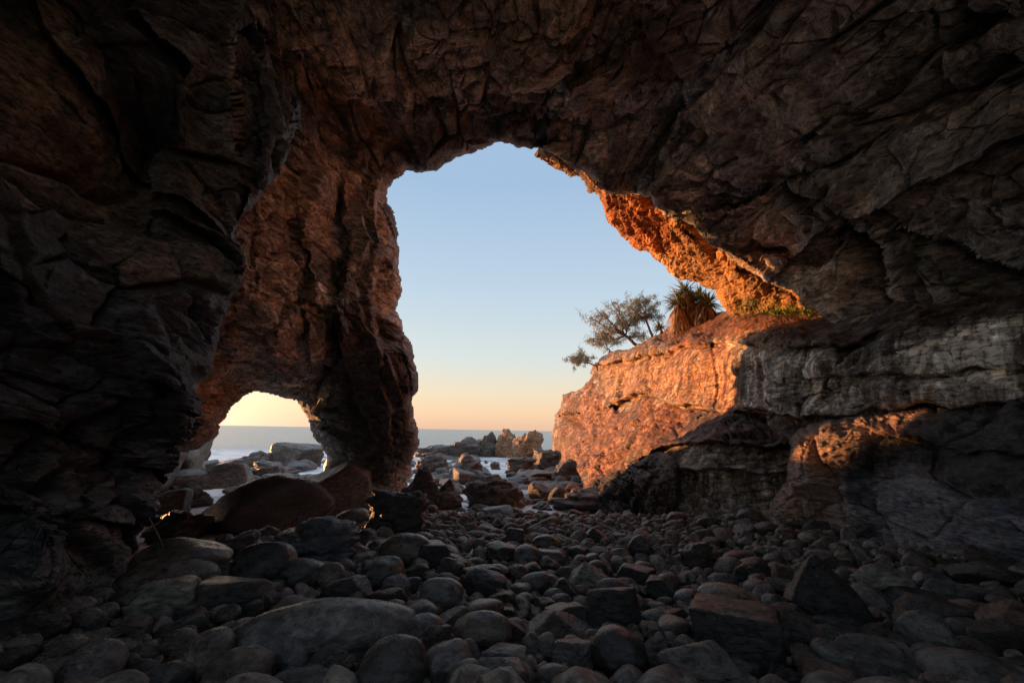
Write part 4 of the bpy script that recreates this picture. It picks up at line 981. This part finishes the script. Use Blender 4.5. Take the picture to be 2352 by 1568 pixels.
# rocks and ledges on the shore, seen through both openings
G2 = 'rocks on the shore outside the cave'
SH = [
 ((952, 1020, 1046, 1052), 'crag', 'low seaward end of the rock ridge next to the pillar', 1, .7, 6),
 ((1004, 1002, 1104, 1052), 'crag', 'middle hump of the rock ridge before the horizon', 41, .7, 8),
 ((1072, 990, 1146, 1050), 'crag', 'highest hump of the rock ridge touching the orange-sided stack', 42, .7, 4),
 ((1137, 983, 1192, 1052), 'crag', 'upright orange-sided rock stack standing before the horizon', 2, .8, 0),
 ((1172, 986, 1250, 1060), 'crag', 'rounded orange-lit half of the stack beside the open sea', 3, .8, 0),
 ((956, 1040, 1037, 1088), 'crag', 'grey lumpy rock at the water edge right of the pillar', 4, .8, 0),
 ((1028, 1040, 1112, 1105), 'crag', 'grey rock mass on the left bank of the still pool', 5, .8, 0),
 ((1160, 1048, 1232, 1090), 'crag', 'low dark rock shelf on the right bank of the pool', 6, .8, 0),
 ((1125, 1059, 1151, 1080), 'crag', 'little black rock standing in the pool', 7, .9, 0),
 ((1112, 1056, 1121, 1066), 'crag', 'tiny black rock tip in the pool left of the little rock', 8, .9, 0),
 ((1222, 1030, 1300, 1082), 'crag', 'brown rocks heaped at the toe of the headland', 9, .8, 0),
 ((1262, 1052, 1350, 1112), 'crag', 'dark rough rocks under the headland right of the pool', 10, .8, 0),
 ((925, 1066, 1010, 1175), 'crag', 'purplish cracked bedrock hump against the pillar', 11, .8, 15),
 ((985, 1098, 1066, 1175), 'crag', 'brown bedrock slope right of the purplish hump', 12, .8, 20),
 ((1062, 1088, 1204, 1172), 'crag', 'dark ragged crag in the middle of the opening', 13, .8, 0),
 ((1112, 1114, 1208, 1172), 'wedge', 'smooth grey wedge leaning on the dark ragged crag', 14, .7, -15),
 ((1186, 1078, 1281, 1110), 'slab', 'long red-brown slab right of the pool', 15, .7, 0),
 ((1214, 1095, 1256, 1114), 'block', 'small flat-topped red block below the long red-brown slab', 16, .8, 0),
 ((1213, 1106, 1275, 1152), 'angular', 'broken brown rock below the small flat-topped block', 17, .8, 0),
 ((1270, 1092, 1304, 1120), 'egg', 'smooth purplish oval stone right of the long red-brown slab', 18, .8, -20),
 ((1258, 1115, 1308, 1162), 'round', 'dark rounded boulder below the purplish oval stone', 19, .8, 0),
 ((1298, 1110, 1345, 1142), 'angular', 'orange-touched stone at the foot of the headland ledges', 20, .8, 0),
 ((1262, 1118, 1476, 1182), 'crag', 'long dark layered slab at the back of the pebbles', 21, .5, 6),
 ((1228, 1148, 1262, 1168), 'round', 'small round rock at the left end of the long layered slab', 22, .8, 0),
 ((1078, 1157, 1135, 1182), 'angular', 'dark flat rock in front of the smooth grey wedge', 23, .8, 0),
 ((1108, 1162, 1190, 1196), 'block', 'black block in front of the dark ragged crag', 24, .8, 0),
 ((1030, 1140, 1062, 1172), 'round', 'upright round stone left of the dark ragged crag', 25, .8, 0),
 ((414, 1024, 481, 1068), 'slab', 'pale rock showing under the low edge of the small arch', 26, .8, 0),
 ((539, 1034, 640, 1075), 'crag', 'low pale rock rising toward the shore outcrop in the small arch', 27, .7, 8),
 ((628, 1016, 742, 1074), 'block', 'blocky pale brown outcrop seen through the small arch', 28, .7, 0),
 ((568, 1056, 690, 1098), 'crag', 'jumbled grey rocks below the blocky pale outcrop', 29, .7, 0),
 ((388, 1078, 500, 1130), 'slab', 'tilted slab of layered rock in the foamy water', 30, .7, -10),
 ((470, 1060, 584, 1124), 'block', 'blocky brown rock with square joints in the foamy water', 31, .7, -10),
 ((428, 1118, 490, 1168), 'crag', 'brown squarish rock in the wash left of the huge black boulder', 32, .8, 0),
 ((368, 1122, 440, 1185), 'block', 'stepped dark rock against the left wall in the wash', 33, .8, 0),
 ((400, 1052, 470, 1085), 'slab', 'thin wet ledge between the pale rock and the tilted slab', 34, .7, 0),
]
for bx, kd, lb, sd_, ft, tl in SH:
    hero(bx, kd, lb, 200 + sd_, tl, ft, mat=M_sun_orange if 'orange' in lb[:24] else M_shore, group=G2, sub=5, name='shore_rock', cat='rock', sink=0.35)

# rocks added outside, mostly out of view, to block and trim low sun
for loc_, dim_, sd_, lb_ in (((-18.2, 21.7, -3.8), (4.5, 4.6, 5.2), 77, 'big rock added out of view behind the small arch to block low sun'),
                             ((-19.6, 25.8, -3.8), (5.5, 6.4, 4.7), 78, 'low broad rock added beyond the big one to trim the sun patch')):
    V, Fc = stone_shape('block', sd_, 5)
    V = V * np.array(dim_); V[:, 2] += dim_[2] / 2
    o = mesh_obj('shore_rock', V, Fc, M_shore); o.location = loc_
    tag(o, lb_, 'rock', G2)

# broken rubble between the pebbles and the water
rub = []
rs2 = np.random.RandomState(4)
land = [(s[3], s[4], s[5]) for s in stones]
rp = [stone_shape(k, 640 + i, 4) for i, k in enumerate(['crag', 'angular', 'block', 'slab', 'crag', 'wedge', 'angular', 'round'])]
rk = ['craggy', 'angular', 'blocky', 'slabby', 'craggy', 'pointed', 'angular', 'rounded']
rprot = [mesh_obj('shore_rock', V, Fc, M_shore if i % 2 else STONE['dark'][1], link=False) for i, (V, Fc) in enumerate(rp)]
put = []
for tr in range(4000):
    if len(put) >= 150: break
    px = rs2.uniform(925, 1480) if rs2.rand() < .72 else rs2.uniform(380, 740)
    py = rs2.uniform(1066, 1176)
    g = ray_ground(px, py); d = float(g @ fwd)
    s_ = rs2.uniform(.35, 1.05) * (1.0 if d < 24 else 1.5)
    if 1112 < px < 1186 and py < 1094: continue
    if any((g[0] - a) ** 2 + (g[1] - b) ** 2 < ((s_ + c) * .36) ** 2 for a, b, c in put): continue
    put.append((g[0], g[1], s_))
    k = rs2.randint(len(rprot)); o = rprot[k].copy(); sc.collection.objects.link(o)
    h_ = s_ * rs2.uniform(.45, .8)
    o.scale = (s_ * rs2.uniform(.9, 1.4), s_, h_); o.rotation_euler = (rs2.uniform(-.3, .3), rs2.uniform(-.3, .3), rs2.uniform(0, 6.28))
    o.location = (g[0], g[1], g[2] + h_ * .22)
    h = min(land, key=lambda q: math.hypot(q[0] - px, (q[1] - py) * 1.6))
    dx, dy = px - h[0], (py - h[1]) * 1.6
    dr = ('right of' if dx > 0 else 'left of') if abs(dx) > abs(dy) else ('in front of' if dy > 0 else 'behind')
    rub.append([o, rk[k], h[2], dr, math.hypot(dx, dy), s_])

# many smaller stones: the largest in view are separate objects, the rest one bed of shingle
rs = np.random.RandomState(12)
floor_poly = [(-900, 1500), (0, 1470), (200, 1400), (300, 1330), (480, 1260), (700, 1200), (850, 1180), (1000, 1160), (1250, 1140), (1500, 1165), (1760, 1165), (1950, 1200), (2200, 1280), (2352, 1290), (3300, 1400), (3300, 2600), (-900, 2600)]
sizes = np.concatenate([rs.uniform(0.30, 0.50, 60), rs.uniform(0.2, 0.36, 620), rs.uniform(0.12, 0.22, 1500), rs.uniform(0.06, 0.13, 5200)])
placed = [(s[0], s[1], s[2] * 0.86) for s in stones[:N_HERO_FLOOR]]
pa = np.array(placed); fill = []
cell = {}
def ck(x, y, r):
    cx, cy = int(x // .6), int(y // .6)
    for a in (-1, 0, 1):
        for b in (-1, 0, 1):
            for (X_, Y_, R_) in cell.get((cx + a, cy + b), ()):
                if (X_ - x) ** 2 + (Y_ - y) ** 2 < ((R_ + r) * 0.80) ** 2: return False
    return True
for s_ in sizes:
    for tr in range(14 if s_ > .15 else 5):
        y = 1.6 + 14.5 * rs.rand() ** 1.15; x = rs.uniform(-0.95, 1.05) * (2.6 + y * 0.62)
        z = float(floor_z(x, y)); px, py, d = project(np.array([x, y, z]))
        if not inpoly(np.array([px]), np.array([py]), floor_poly)[0]: continue
        r = s_ / 2
        if (((pa[:, 0] - x) ** 2 + (pa[:, 1] - y) ** 2) < (pa[:, 2] + r * .5) ** 2).any(): continue
        if not ck(x, y, r): continue
        cell.setdefault((int(x // .6), int(y // .6)), []).append((x, y, r))
        fill.append((x, y, z, s_, float(px), float(py), float(d)))
        break
kinds = ['egg', 'round', 'angular', 'slab', 'block', 'wedge', 'egg', 'round', 'angular', 'round', 'crag', 'egg']
protos = []
for i, kd in enumerate(kinds * 2):
    V, Fc = stone_shape(kd, 900 + i, 4)
    me_o = mesh_obj('cobble', V, Fc, M_stone if kd in ('egg', 'round') else M_crag, link=False)
    protos.append((kd, me_o))
vis = [f for f in fill if -60 < f[4] < 2412 and f[5] < 1600]
vis.sort(key=lambda f: -f[3] / f[6])
n_ind = 296 - N_HERO_FLOOR
ind = set(id(f) for f in vis[:n_ind])
heroes = [(s[3], s[4], s[5]) for s in stones[:N_HERO_FLOOR]]
DIRS = ['right of', 'in front of', 'left of', 'behind']
recs = []
for f in vis[:n_ind]:
    k = rs.randint(len(protos)); kd, src = protos[k]
    o = src.copy(); sc.collection.objects.link(o)
    s_ = f[3]
    flat = rs.uniform(.5, .85)
    o.scale = (s_ * rs.uniform(.95, 1.35), s_ * rs.uniform(.8, 1.1), s_ * flat)
    o.rotation_euler = (rs.uniform(-.35, .35), rs.uniform(-.35, .35), rs.uniform(0, 6.28))
    o.location = (f[0], f[1], f[2] + s_ * flat * 0.30)
    h = min(heroes, key=lambda q: math.hypot(q[0] - f[4], (q[1] - f[5]) * 1.6))
    dx, dy = f[4] - h[0], (f[5] - h[1]) * 1.6
    dr = ('right of' if dx > 0 else 'left of') if abs(dx) > abs(dy) else ('in front of' if dy > 0 else 'behind')
    recs.append([o, SHAPES[kd], h[2], dr, math.hypot(dx, dy), s_])
from collections import defaultdict
grp = defaultdict(list)
for r in recs: grp[(r[1], r[2], r[3], 'cobble')].append(r)
for r in rub: grp[(r[1], r[2], r[3], 'rock')].append(r)
ORD = ['nearest', 'second', 'third', 'fourth', 'fifth', 'sixth', 'seventh', 'eighth', 'ninth', 'tenth', 'eleventh', 'twelfth']
for (shp, hl, dr, nm_), rr in grp.items():
    rr.sort(key=lambda r: r[4])
    short = hl.split(' ')
    cut = next((i for i, w_ in enumerate(short) if i > 1 and w_ in ('in', 'on', 'at', 'between', 'beside', 'under', 'behind', 'right', 'left', 'against', 'below', 'above', 'leaning', 'standing', 'lying', 'with', 'resting', 'wedged', 'near', 'from', 'tucked', 'touching', 'just', 'perched', 'split')), len(short))
    full = ' '.join(short[:11])
    for i, r in enumerate(rr):
        sz = 'big ' if r[5] > .3 else ''
        pre = shp + ' ' + nm_ if len(rr) == 1 else ORD[min(i, 11)] + ' ' + shp + ' ' + nm_
        lab = (pre + ' ' + dr + ' the ' + ' '.join(short)).split(' ')
        if len(lab) > 16:
            lab = lab[:16]
            while lab[-1] in ('the', 'of', 'in', 'on', 'at', 'a', 'with', 'and', 'left', 'right', 'front', 'end', 'middle', 'long', 'flat', 'far', 'behind', 'against', 'below', 'between', 'huge', 'rock', 'small', 'black', 'dark', 'big', 'rough', 'top', 'under', 'from', 'by', 'beside'): lab.pop()
        tag(r[0], ' '.join(lab[:16]), nm_, 'loose cobbles on the cave floor' if nm_ == 'cobble' else 'rubble between the pebbles and the sea')
rest = [f for f in fill if id(f) not in ind]
VV, FF, n = [], [], 0
low = [stone_shape(k, 700 + i, 2) for i, k in enumerate(kinds)] 
lowb = [stone_shape(k, 700 + i, 3) for i, k in enumerate(kinds)]
for f in rest:
    s_ = f[3]
    V, Fc = (lowb if s_ / f[6] > .02 else low)[rs.randint(len(low))]
    R = rotm(rs.uniform(-30, 30), rs.uniform(-30, 30), rs.uniform(0, 360))
    fl = rs.uniform(.5, .9)
    V2 = (V * np.array([s_ * rs.uniform(.95, 1.4), s_ * rs.uniform(.8, 1.1), s_ * fl])) @ R.T + np.array([f[0], f[1], f[2] + s_ * fl * .25 - (.02 if s_ < .13 else 0)])
    VV.append(V2); FF.append(Fc + n); n += len(V)
print('stones', len(stones), 'fill', len(fill), 'visible', len(vis), 'rest', len(rest))
tag(mesh_obj('shingle', np.concatenate(VV), np.concatenate(FF), M_stone_bed := rock_mat('shingle_stone', [(0.06, 0.055, 0.05), (0.14, 0.12, 0.11), (0.26, 0.22, 0.19), (0.16, 0.10, 0.08), (0.2, 0.2, 0.21)], 0.6, 0.012, 3.5, (10, 20, 0), 1.0, 0.1)),
    'small grey and brown stones filling the gaps between the boulders', 'shingle', kind='stuff')

# ---------------------------------------------------------------- leaning pole
def tube(path, radii, seg=8):
    V, Fq = [], []
    path = np.array(path, float)
    for i, p in enumerate(path):
        t = path[min(i + 1, len(path) - 1)] - path[max(i - 1, 0)]; t /= np.linalg.norm(t) + 1e-9
        a = np.cross(t, [0, 0, 1] if abs(t[2]) < .9 else [1, 0, 0]); a /= np.linalg.norm(a); b = np.cross(t, a)
        for k in range(seg):
            an = 2 * math.pi * k / seg
            V.append(p + radii[i] * (math.cos(an) * a + math.sin(an) * b))
    for i in range(len(path) - 1):
        for k in range(seg):
            Fq.append((i * seg + k, i * seg + (k + 1) % seg, (i + 1) * seg + (k + 1) % seg, (i + 1) * seg + k))
    return np.array(V), np.array(Fq)
M_pole = plain('pole_metal', (0.02, 0.02, 0.022), 0.35, 0.2, 8, 0.5)
dp = 5.55
pt, pb = P(342, 1188, dp + 0.1), P(397, 1297, dp - 0.05)
root = bpy.data.objects.new('pole', None); sc.collection.objects.link(root); root.location = pb
tag(root, 'thin dark jointed pole leaning over the smooth brown boulder', 'pole')
ax = (pt - pb)
V, Fq = tube([pb * 0, ax * .48, ax * .5, ax], [.005, .006, .0085, .0085]); mesh_obj('shaft', V, Fq, M_pole, parent=root)
for t_ in (.35, .5, .8):
    V, Fq = tube([ax * (t_ - .012), ax * (t_ - .01), ax * (t_ + .01), ax * (t_ + .012)], [.007, .014, .014, .007]); mesh_obj('clamp', V, Fq, M_pole, parent=root)

# ---------------------------------------------------------------- trees, pandanus and ground plants on the headland
M_bark = plain('bark', (0.16, 0.12, 0.10), 0.85, 0.3, 9)
M_leaf = plain('gum_leaf', (0.30, 0.30, 0.20), 0.6, 0.35, 3)
M_pand = plain('pandanus_leaf', (0.16, 0.17, 0.08), 0.45, 0.3, 2, 0.4)
M_dead = plain('dead_leaf', (0.36, 0.22, 0.12), 0.8, 0.4, 3)
M_fern = plain('fern_green', (0.12, 0.18, 0.02), 0.6, 0.4, 4)

def leaf_quads(pts, dirs, L_, W_, rnd):
    n = len(pts)
    d = dirs / (np.linalg.norm(dirs, axis=1)[:, None] + 1e-9)
    s = np.cross(d, rnd.normal(size=(n, 3))); s /= np.linalg.norm(s, axis=1)[:, None] + 1e-9
    L_ = L_ * rnd.uniform(.6, 1.3, n)[:, None]; W_ = W_ * rnd.uniform(.7, 1.2, n)[:, None]
    V = np.stack([pts, pts + d * L_ * .45 + s * W_, pts + d * L_, pts + d * L_ * .45 - s * W_], 1).reshape(-1, 3)
    return V, np.arange(4 * n).reshape(n, 4)

def tree(base, limbs, crown_r, leaves, label, seed, name='gum_tree', lean=(0, 0, 1), trunk_r=.09):
    """limbs: list of end offsets from the base; foliage hangs in loose sprays round the twig ends"""
    rnd = np.random.RandomState(seed)
    root = bpy.data.objects.new(name, None); sc.collection.objects.link(root); root.location = base
    tag(root, label, 'tree', 'trees on the headland')
    VV, FF, n = [], [], 0; LP, LD = [], []
    def add(path, r0, r1):
        nonlocal n
        V, Fq = tube(path, np.linspace(r0, r1, len(path)), 6); VV.append(V); FF.append(Fq + n); n += len(V)
    fork = np.array(lean, float)
    path = [np.array([0, 0, -.4])] + [fork * t + rnd.normal(size=3) * .03 for t in np.linspace(0.05, 1, 5)]
    add(path, trunk_r * 1.2, trunk_r * .8)
    for e in limbs:
        e = np.array(e, float); ln = np.linalg.norm(e - fork)
        mid = [fork + (e - fork) * t + rnd.normal(size=3) * .07 * ln * math.sin(3.1 * t) for t in np.linspace(0, 1, 7)]
        add(mid, trunk_r * .62, trunk_r * .14)
        for j in range(11):
            t = rnd.uniform(.35, 1.0); k0 = int(t * 6); p0 = mid[k0]
            dd = (e - fork) / ln * .5 + rnd.normal(size=3) * .6; dd[2] = dd[2] * .6 + .25
            dd /= np.linalg.norm(dd); p1 = p0 + dd * crown_r * rnd.uniform(.5, 1.1)
            pm = (p0 + p1) / 2 + rnd.normal(size=3) * .05
            add([p0, pm, p1], trunk_r * .2, trunk_r * .06)
            for q in range(4):
                a = p0 + (p1 - p0) * rnd.uniform(.35, 1)
                b = a + rnd.normal(size=3) * crown_r * .26
                add([a, b], trunk_r * .08, trunk_r * .04)
                m = leaves
                tt = rnd.uniform(0.2, 1.15, m)[:, None]
                pts = a + (b - a) * tt + rnd.normal(size=(m, 3)) * crown_r * .085
                LP.append(pts); LD.append(np.c_[rnd.normal(size=(m, 2)) * .6, -np.abs(rnd.normal(size=m)) - .25])
    mesh_obj('trunk', np.concatenate(VV), np.concatenate(FF), M_bark, parent=root)
    V, Fq = leaf_quads(np.concatenate(LP), np.concatenate(LD), .19, .017, rnd)
    mesh_obj('crown', V, Fq, M_leaf, False, parent=root)
    return root

def at(px, py, d): return P(px, py, d)
sc34 = 34 / F_PX
def off(dx, dy, dz=0, d=34): return (dx * d / F_PX, dz, -dy * d / F_PX)
b1 = at(1468, 797, 33)
tree(b1, [off(-95, -90), off(-70, -45, 1), off(-120, -50, -1), off(-45, -85, .8), off(-20, -60, -.6), off(-105, -20, .5), off(10, -30, .6), off(-60, -110, 0)], .95, 20, 'spreading gum tree leaning left in the middle of the headland', 3, lean=off(-30, -25), trunk_r=.12)
b2 = at(1497, 772, 31.5)
tree(b2, [off(-25, -92, 0, 31), off(10, -75, .4, 31), off(-50, -65, -.4, 31), off(-5, -100, .5, 31), off(-40, -40, .4, 31), off(22, -50, .4, 31), off(-62, -85, .4, 31)], .72, 17, 'slender upright gum tree beside the pandanus', 7, lean=off(-14, -42, 0, 31), trunk_r=.08)
b3 = at(1372, 840, 38)
tree(b3, [off(-60, -22, 0, 38), off(-40, -35, .5, 38), off(-78, -12, -.3, 38), off(-20, -22, .3, 38), off(-50, -8, .3, 38)], .62, 14, 'small low gum tree leaning out over the sea from the cliff edge', 9, lean=off(-22, -6, 0, 38), trunk_r=.06)
b4 = at(1402, 812, 36)
tree(b4, [off(-10, -40, 0, 36), off(-35, -30, .5, 36), off(20, -35, .4, 36), off(-20, -60, -.3, 36)], .8, 17, 'bushy low gum tree behind the cliff edge left of the spreading one', 12, lean=off(-5, -10, 0, 36), trunk_r=.06)

def rosette(c, R_, n, mat, parent, nm, seed, droop=0.5, up_=0.8, wid=.05, hang=False):
    rnd = np.random.RandomState(seed); VV, FF, k = [], [], 0
    for i in range(n):
        a = rnd.uniform(0, 6.283); el = rnd.uniform(-.2, 1.4) if not hang else rnd.uniform(-1.2, -.1)
        L_ = R_ * rnd.uniform(.55, 1.2); d = np.array([math.cos(a) * math.cos(el), math.sin(a) * math.cos(el), math.sin(el)])
        sd_ = np.array([-math.sin(a), math.cos(a), 0]); pts = []
        for t in np.linspace(0, 1, 6):
            p = c + d * L_ * t; p = p + np.array([0, 0, -(droop + .35 * math.sin(i * 7.3)) * L_ * t * t * (1.4 if hang else 1)])
            w = wid * (1 - t) ** .6 + .002
            pts += [p - sd_ * w, p + np.array([0, 0, -w * .5]), p + sd_ * w]
        VV += pts
        for j in range(5):
            for m in (0, 1):
                b = k + j * 3 + m; FF.append((b, b + 1, b + 4, b + 3))
        k += 18
    return mesh_obj(nm, np.array(VV), np.array(FF), mat, False, parent=parent)

def pandanus(base, heads, label, seed, R_=1.0, skirt=True):
    rnd = np.random.RandomState(seed)
    root = bpy.data.objects.new('pandanus', None); sc.collection.objects.link(root); root.location = base
    tag(root, label, 'screw pine', 'pandanus plants on the headland')
    VV, FF, n = [], [], 0
    for h in heads:
        h = np.array(h, float)
        V, Fq = tube([np.array([0, 0, -.3]), h * .5 + rnd.normal(size=3) * .08, h], [.12, .1, .08], 7); VV.append(V); FF.append(Fq + n); n += len(V)
    mesh_obj('trunk', np.concatenate(VV), np.concatenate(FF), M_bark, parent=root)
    for i, h in enumerate(heads):
        h = np.array(h, float)
        c = rosette(h, R_, 85, M_pand, root, 'leaf_crown', seed * 10 + i, .35)
        if skirt:
            rosette(h - np.array([0, 0, .15]), R_ * .9, 90, M_dead, root, 'dead_leaf_skirt', seed * 10 + i + 500, .9, hang=True)
    return root
pandanus(at(1582, 746, 27.3), [off(-4, -78, 0, 27), off(-26, -46, -.3, 27), off(16, -66, .3, 27), off(-12, -58, .5, 27)], 'large pandanus with long brown skirts of dead leaves', 3, 1.2)
pandanus(at(1622, 732, 26.6), [off(-10, -48, 0, 26), off(12, -36, .4, 26), off(0, -30, -.4, 26)], 'shaded pandanus tucked under the orange overhang', 5, 1.05)
pandanus(at(1514, 768, 29.5), [off(2, -14, 0, 29)], 'small low pandanus left of the large one', 7, .72, skirt=False)

def tufts(name, label, spots, mat, n, L_, cat, seed):
    rnd = np.random.RandomState(seed); P_, D_ = [], []
    for (px, py, d, r) in spots:
        c = at(px, py, d); m = n
        P_.append(c + rnd.normal(size=(m, 3)) * np.array([r, r, r * .35])); D_.append(np.c_[rnd.normal(size=(m, 2)) * .5, np.abs(rnd.normal(size=m)) + .4])
    V, Fq = leaf_quads(np.concatenate(P_), np.concatenate(D_), L_, L_ * .12, rnd)
    tag(mesh_obj(name, V, Fq, mat, False), label, cat, kind='stuff')
tufts('ferns', 'bright green ferns and grass at the base of the orange overhang', [(1730, 700, 18.6, .35), (1745, 690, 18.5, .4), (1770, 706, 17.4, .4), (1800, 712, 16.6, .35), (1835, 718, 15.6, .3), (1860, 722, 15.0, .3), (1715, 712, 18.8, .2), (1790, 722, 16.2, .3)], M_fern, 80, .17, 'ferns', 2)
